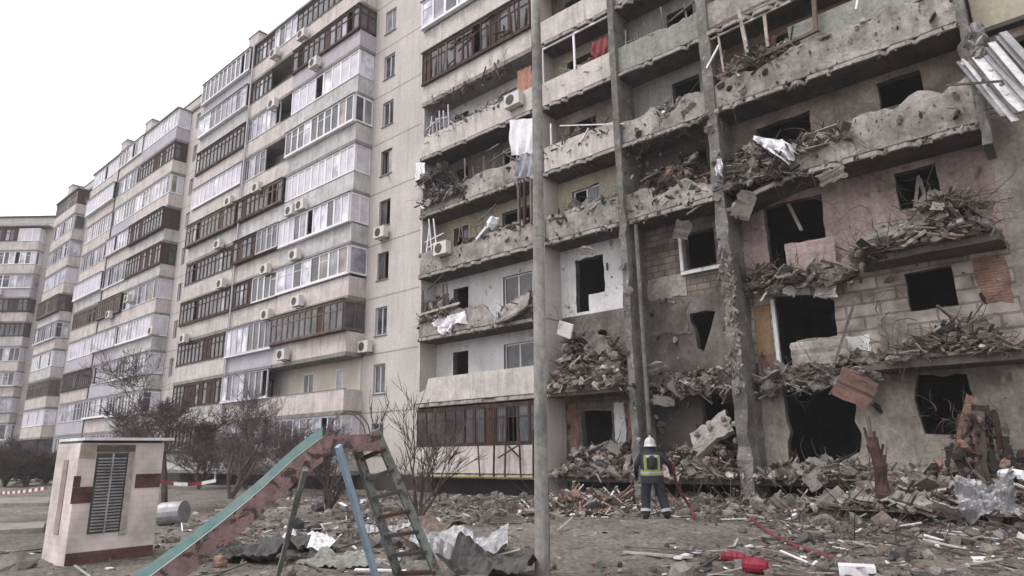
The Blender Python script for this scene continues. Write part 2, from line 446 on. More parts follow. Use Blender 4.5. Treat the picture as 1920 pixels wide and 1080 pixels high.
def window(bld, T, x0, x1, z0, z1, y, frame_mat=None, glass_mat=None, mull=1, broken=False, rng=None, sill=True):
    fm = frame_mat or m_white
    mb = MB(T); w = 0.06; d0, d1 = y + 0.10, y + 0.16
    mb.box(x0, x1, d0, d1, z0, z0 + w, fm); mb.box(x0, x1, d0, d1, z1 - w, z1, fm)
    mb.box(x0, x0 + w, d0, d1, z0 + w, z1 - w, fm); mb.box(x1 - w, x1, d0, d1, z0 + w, z1 - w, fm)
    for k in range(mull):
        xm = x0 + (x1 - x0) * (k + 1) / (mull + 1)
        mb.box(xm - 0.035, xm + 0.035, d0, d1, z0 + w, z1 - w, fm)
    if sill: mb.box(x0 - 0.05, x1 + 0.05, y - 0.06, y - 0.002, z0 - 0.05, z0 - 0.01, m_slab)
    wo = mb.build('window', bld)
    gl = MB(T); n = mull + 1
    for k in range(n):
        a = x0 + (x1 - x0) * k / n + 0.05; b = x0 + (x1 - x0) * (k + 1) / n - 0.05
        if broken and rng.random() < 0.6: continue
        gl.box(a, b, y + 0.125, y + 0.135, z0 + w, z1 - w, glass_mat or g_dark)
    if gl.v: gl.build('pane', wo)
    return wo

def glazing(bal, T, p0, p1, zb, zt, style, rng, name='glazing', ret=None):
    """balcony glazing along p0->p1 (xy), optional extra runs in ret"""
    mb = MB(T)
    runs = [(p0, p1, style)] + (ret or [])
    for a, b, st in runs:
        a = Vector((*a, 0)); b = Vector((*b, 0)); L = (b - a).length; u = (b - a) / L
        ang = math.atan2(u.y, u.x)
        def bx(t0, t1, z0, z1, off, th, M):
            c = a + u * (t0 + t1) / 2 + Vector((-u.y, u.x, 0)) * off
            mb.obox((c.x, c.y, (z0 + z1) / 2), (t1 - t0, th, z1 - z0), (0, 0, ang), M)
        if st in 'WPGL':
            fr = {'W': m_white, 'P': m_white, 'G': m_lil, 'L': m_lil}[st]
            bx(0, L, zb, zb + 0.09, 0, 0.07, fr); bx(0, L, zt - 0.09, zt, 0, 0.07, fr)
            n = max(1, round(L / rng.choice([0.62, 0.7, 0.8])))
            for k in range(n + 1):
                t = L * k / n; w = 0.05 if k % 2 else 0.075
                bx(max(0, t - w), min(L, t + w), zb + 0.09, zt - 0.09, 0.002, 0.065, fr)
            mood = rng.uniform(-1, 1)
            for k in range(n):
                r = rng.random(); t0, t1 = L * k / n, L * (k + 1) / n
                if st == 'P' : M = m_wpan if r < 0.75 else g_lite
                elif st == 'W': M = g_dark if r < 0.44 + .3 * mood else (g_mid if r < 0.62 + .2 * mood else (g_lite if r < 0.85 else (g_warm if r < .9 else m_wpan)))
                elif st == 'G': M = g_dark if r < 0.35 + .3 * mood else (g_mid if r < 0.7 else (g_lite if r < .9 else g_warm))
                else: M = g_lite if r < 0.6 else m_wpan
                if r > 0.95: 
                    continue
                bx(t0 + 0.04, t1 - 0.04, zb + 0.08, zt - 0.08, 0.01, 0.015, M)
                if st in 'WG' and rng.random() < 0.35 and M is not m_wpan:
                    bx(t0 + 0.06, t1 - 0.06, zt - 0.5, zt - 0.46, 0.0, 0.04, fr)
        elif st in 'BDX':
            fr = m_wood if st != 'X' else m_wood2
            bx(0, L, zb, zb + 0.12, 0, 0.08, fr); bx(0, L, zt - 0.16, zt, 0, 0.08, fr)
            bx(0, L, zt - 0.55, zt - 0.49, 0.004, 0.05, fr)
            n = max(1, round(L / 0.55))
            for k in range(n + 1):
                t = L * k / n; w = rng.choice([0.03, 0.045, 0.06])
                bx(max(0, t - w), min(L, t + w), zb + 0.12, zt - 0.16, 0.003, 0.07, fr if rng.random() < 0.93 else m_wood2)
            for k in range(n):
                r = rng.random(); t0, t1 = L * k / n, L * (k + 1) / n
                if st == 'D': M = m_wood if r < 0.3 else g_dark
                else: M = g_dark if r < 0.78 else (g_mid if r < 0.84 else (m_wood if r < 0.92 else None))
                if M: bx(t0 + 0.03, t1 - 0.03, zb + 0.1, zt - 0.14, 0.012, 0.015, M)
        elif st == 'S':      # bare skeleton of a glazing whose panes are gone
            for t in (0, L * 0.48, L): bx(max(0, t - 0.04), min(L, t + 0.04), zb, zt, 0, 0.06, m_white)
            bx(0, L, zt - 0.07, zt, 0.003, 0.055, m_white)
    if mb.v: return mb.build(name, bal)

def balcony(bld, T, x0, x1, k, runs, rng, par=None, left=True, right=True, y0=F, y1=W, ac=None, hgt=1.0, base=None, yback=None):
    """one balcony: slab + parapet, glazing as sub-part. runs: list of (fraction, style)"""
    z = fz(k)
    pm = par or rng.choices(PARS, [5, 3, 3, 1])[0]
    mb = MB(T)
    mb.box(x0 - 0.03, x1 + 0.03, y0 - 0.04, y1 - 0.003, z - 0.2, z, m_slab)
    mb.box(x0, x1, y0, y0 + 0.08, z + 0.002, z + hgt, pm)
    if left: mb.box(x0, x0 + 0.08, y0 + 0.08, y1 - 0.003, z + 0.002, z + hgt, pm)
    if right: mb.box(x1 - 0.08, x1, y0 + 0.08, y1 - 0.003, z + 0.002, z + hgt, pm)
    mb.box(x0 - 0.02, x1 + 0.02, y0 - 0.02, y0 + 0.1, z + hgt + 0.002, z + hgt + 0.05, m_slab)
    b = mb.build('balcony', bld)
    zb, zt = z + hgt + 0.052, z + 2.8 - 0.203
    out = rng.choice([0, 0, 0.12, 0.22, 0.28]) if all(q != 'O' for _, q in runs) else 0
    sink = rng.choice([0, 0, 0.12, -0.08])
    tot = sum(f for f, s in runs); x = x0 + 0.02; L = (x1 - x0) - 0.04
    for i, (f, st) in enumerate(runs):
        xe = x + L * f / tot
        if st != 'O':
            ret = []
            yy = y0 + 0.04 - out
            last = i == len(runs) - 1
            if out and i == 0:
                sl = MB(T); sl.box(x0 - 0.02, x1 + 0.03, y0 - out - 0.02, y0 - 0.025, zb - sink - 0.06, zb - sink - 0.004, m_white if st in 'WPGL' else m_wood)
                sl.box(x0 - 0.05, x1 + 0.06, y0 - out - 0.08, y0 - 0.045, zt + 0.004, zt + 0.03, m_metal); sl.build('window_shelf', b)
            if last and right: ret.append(((xe - (0.04 if not out else -0.03), yy + 0.04), (xe - (0.04 if not out else -0.03), y1 - 0.03), rng.choice([st, st, 'P' if st in 'WPGL' else 'D'])))
            if i == 0 and left: ret.append(((x + 0.04, y1 - 0.03), (x + 0.04, yy + 0.04), st))
            zb2 = zb - (sink if out else 0)
            glazing(b, T, (x, yy), (xe, yy), zb2, zt, st, rng, ret=ret)
        else:
            pass
        x = xe
    return b

def air_unit(bld, T, c, rng, ry=0.0):
    mb = MB(T); x, y, z = c
    mb.box(x - 0.4, x + 0.4, y - 0.15, y + 0.15, z, z + 0.56, mat('ac_white', (0.6, 0.58, 0.56), (0.5, 0.48, 0.46), grit=0.1, bump=0))
    mb.box(x - 0.3, x - 0.26, y + 0.15, y + 0.42, z - 0.05, z - 0.003, m_dark)
    mb.box(x + 0.26, x + 0.3, y + 0.15, y + 0.42, z - 0.05, z - 0.003, m_dark)
    o = mb.build('air_conditioner', bld)
    f = MB(T); n = 14; vs = [(x - 0.08, y - 0.162, z + 0.28)] + [(x - 0.08 + 0.22 * cos(2 * pi * i / n), y - 0.162, z + 0.28 + 0.22 * sin(2 * pi * i / n)) for i in range(n)]
    vs += [(p[0], y - 0.152, p[2]) for p in vs[1:]]
    f.add(vs, [(0, 1 + i, 1 + (i + 1) % n) for i in range(n)] + [(1 + i, 1 + (i + 1) % n, 1 + n + (i + 1) % n, 1 + n + i) for i in range(n)], m_dark)
    f.build('fan', o)
    return o

# ---------------------------------------------------------------- the long panel block
bld = thing('apartment_building', (-14.8, W, 0), 'long ten storey beige panel apartment block, its near right end blasted open and scorched', 'apartment block')
rng = random.Random(7)
XL, XR = -84.5, 14.0
DEPTH = 31.0
# shell: floors, partitions, rear wall, roof
sh = MB()
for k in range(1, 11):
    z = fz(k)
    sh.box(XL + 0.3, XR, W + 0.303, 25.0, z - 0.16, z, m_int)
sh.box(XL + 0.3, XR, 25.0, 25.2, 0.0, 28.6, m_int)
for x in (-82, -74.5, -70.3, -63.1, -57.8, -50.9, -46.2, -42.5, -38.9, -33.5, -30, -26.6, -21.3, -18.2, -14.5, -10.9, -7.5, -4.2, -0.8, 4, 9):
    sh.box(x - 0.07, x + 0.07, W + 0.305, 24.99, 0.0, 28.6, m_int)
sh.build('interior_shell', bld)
rf = MB()
rf.box(XL, XR, W - 0.12, DEPTH, 28.65, 28.9, m_slab)
rf.box(XL, XR, W - 0.1, W + 0.15, 28.903, 29.55, m_panel)
rf.box(XL - 0.02, XR, W - 0.16, W + 0.2, 29.553, 29.62, m_dark)
ro = rf.build('roof', bld)
for x in (-41.9, -61.2, -67.2, -83.4, -24.0):
    c = MB(); c.box(x - 0.7, x + 0.7, W + 0.25, W + 1.6, 28.903, 31.7, m_panel); c.box(x - 0.8, x + 0.8, W + 0.21, W + 1.7, 31.703, 31.8, m_slab)
    c.build('chimney', ro)
rw = MB()
rw.box(XL, XR, DEPTH - 0.3, DEPTH, 0, 28.65, m_panel); rw.box(XL, XL + 0.3, W, DEPTH - 0.303, 0, 28.65, m_panel)
rw.build('rear_wall', bld)
pl = MB()
pl.box(XL, -14.9, W - 0.05, W + 0.25, -0.6, 0.70, mat('plinth_recess_shade', (0.06, 0.055, 0.05), (0.035, 0.03, 0.03)))  # shade of the recess below the balconies painted as plinth colour
pl.build('plinth', bld)

# bays: (x0, x1)
B = {'B1': (-33.5, -26.7), 'B2': (-38.85, -33.5), 'B3': (-46.2, -39.05), 'B4': (-57.8, -50.9), 'B5': (-63.1, -57.8), 'B6': (-70.3, -63.1), 'B7': (-82.0, -74.9)}
ST = {  # floor 1 first
 'B1': ['G', 'O', 'X', 'W', 'P1', 'P', 'W', 'P', 'B', 'B'],
 'B2': ['G', [(1, 'G'), (1, 'G')], [(1, 'L'), (1, 'G')], [(1, 'B'), (1.1, 'W')], [(1.2, 'D'), (1, 'G')], [(1.2, 'B'), (0.8, 'X')], [(1, 'G'), (1, 'O')], [(1.6, 'G'), (0.5, 'O')], [(1, 'B'), (1, 'O')], [(1, 'B'), (0.2, 'W'), (0.8, 'G')]],
 'B3': ['B', 'D', 'D', 'B', 'B', 'X', 'P', 'B', [(1, 'W'), (1, 'G')], 'W'],
 'B4': ['G', 'W', 'G', [(2.2, 'W'), (1, 'P')], 'G', 'D', 'D', 'W', 'D', 'P'],
 'B5': ['G', 'W', 'G', 'L', 'X', 'G', 'L', 'W', 'G', 'W'],
 'B6': ['G', 'G', 'D', 'P', 'X', 'P', 'G', 'W', 'P', 'P'],
 'B7': ['D', 'P', 'X', 'P', 'G', 'X', 'L', 'G', 'G', 'B'],
}
PARM = {('B1', 3): 2, ('B1', 2): 2, ('B1', 7): 1, ('B1', 6): 1, ('B1', 5): 1, ('B1', 4): 2, ('B3', 10): 3, ('B3', 9): 1, ('B2', 8): 0, ('B5', 3): 3, ('B5', 4): 3, ('B6', 4): 3, ('B6', 6): 1, ('B5', 8): 3, ('B2', 3): 3, ('B6', 2): 3, ('B2', 5): 0, ('B3', 3): 0, ('B3', 4): 0, ('B3', 5): 0, ('B2', 9): 2, ('B4', 9): 2, ('B4', 2): 1, ('B4', 3): 1}
for nm, (x0, x1) in B.items():
    for k in range(1, 11):
        st = ST[nm][k - 1]
        if st == 'P1': st = [(0.9, 'P'), (3, 'W')]
        runs = st if isinstance(st, list) else [(1, st)]
        p = PARM.get((nm, k)); p = PARS[p] if p is not None else None
        balcony(bld, None, x0, x1, k, runs, rng, par=p, left=nm in ('B3', 'B6', 'B7'), right=nm in ('B1', 'B4', 'B7'))
# top covers of the highest balconies
for nm in B:
    x0, x1 = B[nm]
    c = MB(); c.box(x0 - 0.05, x1 + 0.05, F - 0.1, W - 0.123, 28.655, 28.8, m_slab); c.build('balcony_roof', bld)
# dividing fins beside the downpipes
for x in (-38.95, -63.1):
    fn = MB(); fn.box(x - 0.1, x + 0.1, F - 0.06, W - 0.005, 0.3, 28.6, mat('dark_fin', (0.13, 0.10, 0.10), (0.09, 0.07, 0.07), sc=1.5)); fn.build('dividing_fin', bld)
dp = MB(); dp.tube([(-38.7, F - 0.14, 0.3), (-38.7, F - 0.14, 28.7)], 0.06, m_lil); dp.build('drainpipe', bld)

# wall W of the intact part, windows behind balconies and in the stair walls
STAIR = [(-26.6, -21.45), (-50.9, -46.2), (-74.9, -70.3)]
def stair_holes(k):
    z = fz(k); h = []
    h.append((-25.85, -24.95, z + 0.75, z + 2.15))
    if k in (1, 2, 3, 4, 5, 6): h.append((-22.55, -22.1, z + 0.7, z + 2.1))
    h.append((-49.9, -49.2, z + 0.75, z + 2.1))
    h.append((-73.7, -73.0, z + 0.75, z + 2.1))
    return h
wl = MB()
for k in range(1, 11):
    z0, z1 = fz(k), fz(k) + 2.8
    if k == 10: z1 = 28.647
    holes = stair_holes(k)
    for nm, (x0, x1) in B.items():
        mid = (x0 + x1) / 2
        holes.append((x0 + 0.7, x0 + 1.9, z0 + 0.9, z0 + 2.2))
        holes.append((mid + 0.3, mid + 1.1, z0 + 0.1, z0 + 2.2))
        if (nm, k) == ('B1', 2): continue
    wall_strip(wl, XL, -21.45, z0, z1, holes, W, m_panel)
wl.box(XL, -21.45, W, W + 0.3, 0.702, 0.847, m_panel)
wl.build('wall', bld)
for k in range(1, 11):
    for h in stair_holes(k):
        if h[0] < -60: continue
        br = h[0] > -30 and k in (4, 5, 6)
        window(bld, None, h[0] + 0.002, h[1] - 0.002, h[2] + 0.002, h[3] - 0.002, W, m_lil if not br else m_wood2, rng.choice([g_dark, g_dark, g_mid]), 1 if h[1] - h[0] > 0.6 else 0, br, rng, sill=h[0] > -30)
# the open cream balcony
cr = MB(); cr.poly(rect(-33.4, -26.8, fz(2) + 0.01, fz(3) - 0.21), [rect(-31.9, -30.9, fz(2) + 0.95, fz(2) + 2.2), rect(-28.9, -28.3, fz(2) + 0.95, fz(2) + 2.2)], W - 0.06, W - 0.004, m_cream)
cr.build('cream_wall', bld)
window(bld, None, -31.9, -30.9, fz(2) + 0.95, fz(2) + 2.2, W - 0.15, m_white, g_dark, 1, sill=False)
window(bld, None, -28.9, -28.3, fz(2) + 0.95, fz(2) + 2.2, W - 0.15, m_white, g_mid, 0, sill=False)
ex = MB(); ex.box(-33.45, -26.75, F - 0.012, F - 0.002, fz(1) + 0.1, fz(1) + 0.95, PARS[1])
ex.build('parapet_cladding', bld)

# air conditioners on the intact part: (px, py) of the unit on the balcony fronts
for px, py in [(553, 478), (557, 565), (500, 590), (410, 458), (415, 532), (430, 378), (498, 505), (545, 395), (515, 100), (512, 195),
               (590, 118), (567, 65), (482, 352), (565, 385), (530, 665), (285, 620), (240, 560), (205, 590), (345, 635)]:
    q = P(px, py, F - 0.32); air_unit(bld, None, (q.x, F - 0.32, q.z - 0.28), rng)
for px, py in [(714, 436), (684, 650)]:
    q = P(px, py, W - 0.3); air_unit(bld, None, (q.x, W - 0.3, q.z - 0.28), rng)
dish = MB()
q = P(722, 330, W - 0.2)
dish.bar((q.x, W, q.z + 0.1), (q.x + 0.35, W - 0.35, q.z - 0.15), 0.05, 0.05, m_orange)
dish.build('bracket', bld)

# ---------------------------------------------------------------- blasted end of the block
D0, D1 = -21.4, -14.75
R1 = (-14.35, -11.05); R2 = (-10.85, -7.65); RR = (-7.35, -0.9)
rd = random.Random(21)
def planpoly(mb, pts, z0, z1, M):
    tr = tessellate_polygon([[Vector((p[0], p[1], 0)) for p in pts]])
    n = len(pts)
    vs = [(p[0], p[1], z0) for p in pts] + [(p[0], p[1], z1) for p in pts]
    mb.add(vs, [tuple(t)[::-1] for t in tr] + [tuple(i + n for i in t) for t in tr] + [(i, (i + 1) % n, (i + 1) % n + n, i + n) for i in range(n)], M)

# ---- wall fields, floor by floor
def field(x0, x1, k, M, holes, Me=None, z0=None, z1=None, y=W):
    mb = MB()
    a, b = (fz(k) if z0 is None else z0), (fz(k) + 2.8 if z1 is None else z1)
    mb.poly(rect(x0, x1, a + 0.001, b - 0.001), holes, y, y + 0.26, M, Me or m_dam)
    return mb
def J(l, a=0.035, s=0.25): return jag(l, a, s, rd)
wallD = MB()
def merge(dst, src):
    o = len(dst.v); dst.v += src.v
    for f, mi in zip(src.f, src.mi):
        dst.f.append([i + o for i in f]); dst.mi.append(dst.m(src.mats[mi]))
def std(x0, x1, k, kind):
    z = fz(k)
    if kind == 'D': return [rect(-20.33, -19.41, z + 0.1, z + 2.15), rect(-17.4, -15.85, z + 0.95, z + 2.15)]
    if kind == 'R1': return [[(-13.75, z + 0.1), (-13.2, z + 0.1), (-13.2, z + 0.72), (-12.5, z + 0.72), (-12.5, z + 2.12), (-13.75, z + 2.12)]]
    if kind == 'R2': return [rect(-9.27, -8.25, z + 0.9, z + 2.12)]
    return [[(-6.57, z + 0.1), (-6.1, z + 0.1), (-6.1, z + 0.95), (-4.92, z + 0.95), (-4.92, z + 2.3), (-6.57, z + 2.3)], rect(-3.05, -2.05, z + 1.35, z + 2.35)]
colD = {1: m_wallw, 2: m_wallw, 3: m_wallw, 4: m_wally, 5: m_wallg, 6: m_wallw}
m_blackwall0 = m_wallg
col1 = {1: m_block, 2: m_dam, 3: m_wallw, 4: m_wally, 5: m_wallb, 6: m_wally}
m_blackwall = mat('blackened_wall', (0.075, 0.066, 0.06), (0.035, 0.03, 0.027), sc=0.8, patch=(0.16, 0.145, 0.13), patch_sc=2, patch_t=0.6)
col2 = {1: m_blackwall, 2: m_wallg, 3: m_block, 4: m_blackwall, 5: m_dargreen, 6: m_dargreen}
for k in range(1, 11):
    merge(wallD, field(-21.45, -14.55, k, colD.get(k, m_wallb), std(0, 0, k, 'D')))
    h = std(0, 0, k, 'R1')
    if k <= 4: h = [J(l) for l in h]
    merge(wallD, field(-14.55, -10.95, k, col1.get(k, m_wallb), h))
    h = std(0, 0, k, 'R2')
    if k == 2: h = [J([(-9.3, 5.9), (-8.45, 5.85), (-8.75, 5.0), (-8.95, 4.55), (-9.15, 4.75)], 0.05)]
    if k == 1: h = [J(rect(-9.2, -7.95, 1.15, 3.3), 0.08)]
    merge(wallD, field(-10.95, -7.5, k, col2.get(k, m_wallb), h))
# bay R3, each floor its own plaster
merge(wallD, field(-7.5, -0.85, 1, m_wall1, [
    J([(-6.65, 1.0), (-6.6, 3.35), (-5.6, 3.4), (-5.0, 3.35), (-4.75, 2.9), (-4.85, 2.3), (-4.7, 1.95), (-4.85, 1.45), (-5.3, 1.2), (-5.6, 0.92)], 0.07),
    J([(-3.28, 1.9), (-2.3, 1.86), (-2.1, 2.35), (-2.15, 3.3), (-3.22, 3.36), (-3.35, 3.0)], 0.06)]))
merge(wallD, field(-7.5, -0.85, 2, m_block2, [
    J([(-6.63, 3.9), (-6.1, 3.9), (-6.1, 4.6), (-5.0, 4.6), (-4.95, 5.6), (-5.3, 5.85), (-6.6, 6.0)], 0.03),
    J(rect(-3.15, -2.08, 5.02, 6.05), 0.03)]))
merge(wallD, field(-7.5, -0.85, 3, m_wallp, [
    J([(-6.6, 6.5), (-6.1, 6.5), (-6.1, 7.4), (-4.95, 7.4), (-4.9, 8.8), (-6.6, 8.82)], 0.02),
    J(rect(-3.0, -2.02, 7.78, 8.86), 0.02)]))
merge(wallD, field(-7.5, -0.85, 4, m_wallb, [J([(-6.6, 10.1), (-4.95, 10.1), (-4.9, 11.5), (-6.55, 11.45)], 0.03), J(rect(-3.05, -1.98, 10.82, 11.64), 0.02)]))
for k in range(5, 11): merge(wallD, field(-7.5, -0.85, k, m_wallb if k > 5 else mat('sooty_orange_wall', (0.30, 0.19, 0.13), (0.14, 0.10, 0.08), sc=0.6, streak=0.6), std(0, 0, k, 'R3')))
wallD.build('wall', bld)['label'] = 'scorched and pitted wall of the blasted end'
# patches of coloured plaster and brick laid bare
def patch(x0, x1, z0, z1, M, a=0.07):
    pt = MB(); pt.poly(jag(jag(rect(x0, x1, z0, z1), a * 1.4, 0.3, rd), a * 0.45, 0.07, rd), [], W - 0.02 - rd.random() * 0.01, W - 0.002, M); pt.build('bare_patch', bld)
patch(-4.0, -3.3, 3.9, 5.0, m_dampar); patch(-1.6, -1.0, 4.95, 6.1, m_brick, 0.05); patch(-7.25, -6.75, 4.0, 5.75, mat('ochre_board', (0.30, 0.2, 0.11), (0.22, 0.14, 0.08)), 0.02)
patch(-7.2, -6.8, 3.2, 4.3, m_brick); patch(-4.85, -4.2, 4.1, 4.55, m_wallw, .04)
patch(-13.95 + 2.15, -11.35, 0.9, 3.2, m_orange, 0.03); patch(-14.3, -13.9, 0.9, 3.3, m_brick, 0.05); patch(-12.35, -11.95, 1.4, 3.2, m_wallw, 0.03)
patch(-10.75, -9.35, 6.5, 7.25, m_dampar, 0.04); patch(-10.7, -9.3, 5.3, 6.2, m_dam, 0.12); patch(-10.7, -9.6, 7.3, 8.6, m_block, 0.04)
patch(-3.35, -2.0, 9.4, 10.78, m_dargreen, 0.02)

# fins and pillars
def pillar(x, w, z0, z1, M, y0=F - 0.08, seed=0, amp=0.03):
    mb = MB(); r = random.Random(seed); n = int((z1 - z0) / 0.35)
    rings = []
    for i in range(n + 1):
        z = z0 + (z1 - z0) * i / n; g = 1 + (0.25 * math.exp(-(z - z0) / 2.5) if amp > 0.035 else 0)
        q = [(x - w / 2 * g, y0), (x + w / 2 * g, y0), (x + w / 2, W - 0.005), (x - w / 2, W - 0.005)]
        e = amp if z < 10 else amp * 0.3
        rings += [(a + r.uniform(-e, e), b + (r.uniform(-e, e) if j < 2 else 0), z) for j, (a, b) in enumerate(q)]
    fs = [(i * 4 + j, i * 4 + (j + 1) % 4, (i + 1) * 4 + (j + 1) % 4, (i + 1) * 4 + j) for i in range(n) for j in range(4)]
    mb.add(rings, fs + [(3, 2, 1, 0), (n * 4, n * 4 + 1, n * 4 + 2, n * 4 + 3)], M)
    return mb.build('pillar', bld)
pillar(-14.55, 0.22, -0.2, 28.6, m_panel, seed=1, amp=0.01)
pillar(-10.95, 0.24, -0.1, 28.6, m_pillar, seed=2)
pillar(-7.5, 0.34, -0.1, 28.6, m_pillar, seed=3, amp=0.05)
pillar(-0.8, 0.2, 8.6, 28.6, m_pillar, y0=F - 0.05, seed=4)
pillar(-21.45, 0.12, 0.7, 28.6, m_panel, y0=F + 0.1, seed=5, amp=0.005)
# exposed render lumps clinging to the pillar
lp = MB()
for i in range(120):
    z = 3.2 + 4.2 * rd.random(); lp.chunk((-7.5 + rd.uniform(-0.24, 0.24), F - 0.08, z), (rd.uniform(.05, .22), 0.06, rd.uniform(.05, .3)), rd, rd.choice([m_chunk, m_pillar, m_pillar, m_dampar, m_dam]))
lp.build('clinging_render', bld)
pp = MB(); pp.tube([(-10.55, F + 0.15, 0.2), (-10.56, F + 0.15, 9.0)], 0.07, m_pillar, 8); pp.build('drainpipe', bld)

# ---- balconies of the blasted end
def dbal(x0, x1, k, top, M, slab=None, y0=F, sides=(1, 1), sag=None):
    """top: list of (x, height above slab) tracing the ragged upper edge from left to right"""
    z = fz(k); mb = MB()
    if slab: planpoly(mb, slab, z - 0.2, z, m_sootshade_slab)
    else:
        n = int((x1 - x0) / .14); vs = []; vl = []; r_ = random.Random(k * 7 + int(x0 * 3))
        for i in range(n + 1):
            x = x0 - .03 + (x1 - x0 + .06) * i / n; dz = -sag[1] * max(0, (sag[0] - x) / (sag[0] - x0)) ** 1.4 if sag else 0
            bite = r_.uniform(.08, .22) if r_.random() < .16 else 0; e = r_.uniform(-.015, .015) + bite
            vs += [(x, y0 - .05 + e, z - .2 + dz + bite * .3), (x, y0 - .05 + e, z + dz), (x, W - .003, z + dz), (x, W - .003, z - .2 + dz)]
            vl += [(x, y0 - .09 + e, z - .18 + dz + r_.uniform(0, .012)), (x, y0 - .09 + e, z - .06 + dz + r_.uniform(-.012, .01)), (x, y0 - .052 + e, z - .05 + dz), (x, y0 - .052 + e, z - .19 + dz)]
        f4 = [(i * 4 + j, i * 4 + (j + 1) % 4, (i + 1) * 4 + (j + 1) % 4, (i + 1) * 4 + j) for i in range(n) for j in range(4)] + [(0, 3, 2, 1), (n * 4, n * 4 + 1, n * 4 + 2, n * 4 + 3)]
        mb.add(vs, f4, m_sootshade_slab); mb.add(vl, [q for q in f4 if r_.random() > .06], m_lip)
    if top:
        pts = []
        for i in range(len(top) - 1):
            (xa, ha), (xb, hb) = top[i], top[i + 1]
            n = max(1, int(abs(xb - xa) / 0.18))
            for j in range(n):
                t = j / n; e = 0.0 if (abs(ha - 1) < 0.01 and abs(hb - 1) < 0.01) else 0.05
                pts.append((xa + (xb - xa) * t, z + ha + (hb - ha) * t + rd.uniform(-e, e)))
        pts.append((top[-1][0], z + top[-1][1]))
        outer = [(top[0][0], z + 0.002), (top[-1][0], z + 0.002)] + pts[::-1]
        mb.poly(outer, [], y0, y0 + 0.08, M)
        if sides[0] and top[0][1] > 0.5: mb.box(x0, x0 + 0.08, y0 + 0.082, W - 0.004, z + 0.002, z + top[0][1] - 0.05, M)
        if sides[1] and top[-1][1] > 0.5: mb.box(x1 - 0.08, x1, y0 + 0.082, W - 0.004, z + 0.002, z + top[-1][1] - 0.05, M)
    return mb.build('balcony', bld)
full = lambda x0, x1, h=1.0: [(x0, h), (x1, h)]
# D
b = dbal(D0, D1, 1, full(D0, D1), PARS[2])
glazing(b, None, (D0, F + 0.04), (D1, F + 0.04), fz(1) + 1.02, fz(1) + 2.55, 'B', rd)
bars = MB()
for i in range(54):
    x = D0 + 0.12 + i * 0.122
    if rd.random() < 0.8: bars.bar((x, F - 0.02, 1.85), (x + rd.uniform(-.02, .02), F - 0.02, 3.35), 0.015, 0.015, m_rust)
bars.build('window_bars', b)
for i in range(10):
    x = D0 + 0.3 + i * 0.66
    if i in (1, 4, 5, 6, 8): cu = MB(); cu.poly(jag(rect(x, x + 0.5, 1.95, 3.3), 0.01, 0.3, rd), [], F + 0.12, F + 0.14, rd.choice([m_rust, m_orange, m_wood2, mat('faded_curtain', (0.28, 0.2, 0.17), (0.18, 0.12, 0.1), sc=3)])); cu.build('curtain', b)
dbal(D0, D1, 2, [(D0, 0.35), (-20.9, 0.6), (-20.7, 1.0), (D1, 1.0)], PARS[0])
dbal(D0, D1, 3, [(D0, 0.85), (-19.2, 0.9), (-17.4, 0.85), (-17.0, 0.25), (-15.5, 0.2), (D1, 0.9)], m_dampar)
dbal(D0, D1, 4, [(D0, 1.0), (-20.2, .95), (-18.2, .8), (-17.6, 1.0), (-16.2, .95), (-15.8, .7), (D1, .95)], m_dampar)
dbal(D0, D1, 5, [(D0, 0.3), (-20.6, .55), (-19.9, 0.45), (-18.8, .8), (-17.5, 1.0), (-16.5, .85), (D1, 1.0)], m_dampar)
dbal(D0, D1, 6, full(D0, D1), PARS[0])
for k in (7, 8, 9, 10):
    balcony(bld, None, D0, D1, k, [(1, 'B' if k == 7 else 'W')], rd, par=PARS[0], left=True, right=True)
# R1
dbal(*R1, 2, [(R1[0], 0.2), (R1[1], 0.15)], m_dampar, sides=(0, 0))
dbal(*R1, 4, [(R1[0], 0.95), (-11.9, 1.0), (-11.7, 0.85), (R1[1], 0.95)], m_dampar, y0=F + 0.1)
dbal(*R1, 5, full(*R1), PARS[0], y0=F + 0.1)
b = dbal(*R1, 6, full(*R1), PARS[0], y0=F + 0.1)
glazing(b, None, (R1[0] + 0.05, F + 0.14), (R1[1] - 0.02, F + 0.14), fz(6) + 1.0, fz(6) + 2.58, 'S', rd)
for k in (7, 8, 9): dbal(*R1, k, full(*R1), PARS[0], y0=F + 0.1)
# R2
dbal(*R2, 4, [(R2[0], 0.9), (-10.0, 0.95), (-9.7, 0.5), (-9.2, 0.65), (-8.6, 0.9), (-8.2, .55), (R2[1], 0.3)], m_dampar, y0=F + 0.12)
dbal(*R2, 5, [(R2[0], 0.9), (-10.2, 0.75), (-9.6, 0.95), (-9.2, 0.55), (-8.8, 0.6), (-8.4, 0.95), (R2[1], 0.8)], m_dampar, y0=F + 0.12)
dbal(*R2, 6, [(R2[0], 1.0), (-9.0, 1.0), (-8.8, 0.9), (R2[1], 1.0)], m_dargreen, y0=F + 0.12)
for k in (7, 8, 9): dbal(*R2, k, full(*R2), m_dampar, y0=F + 0.12)
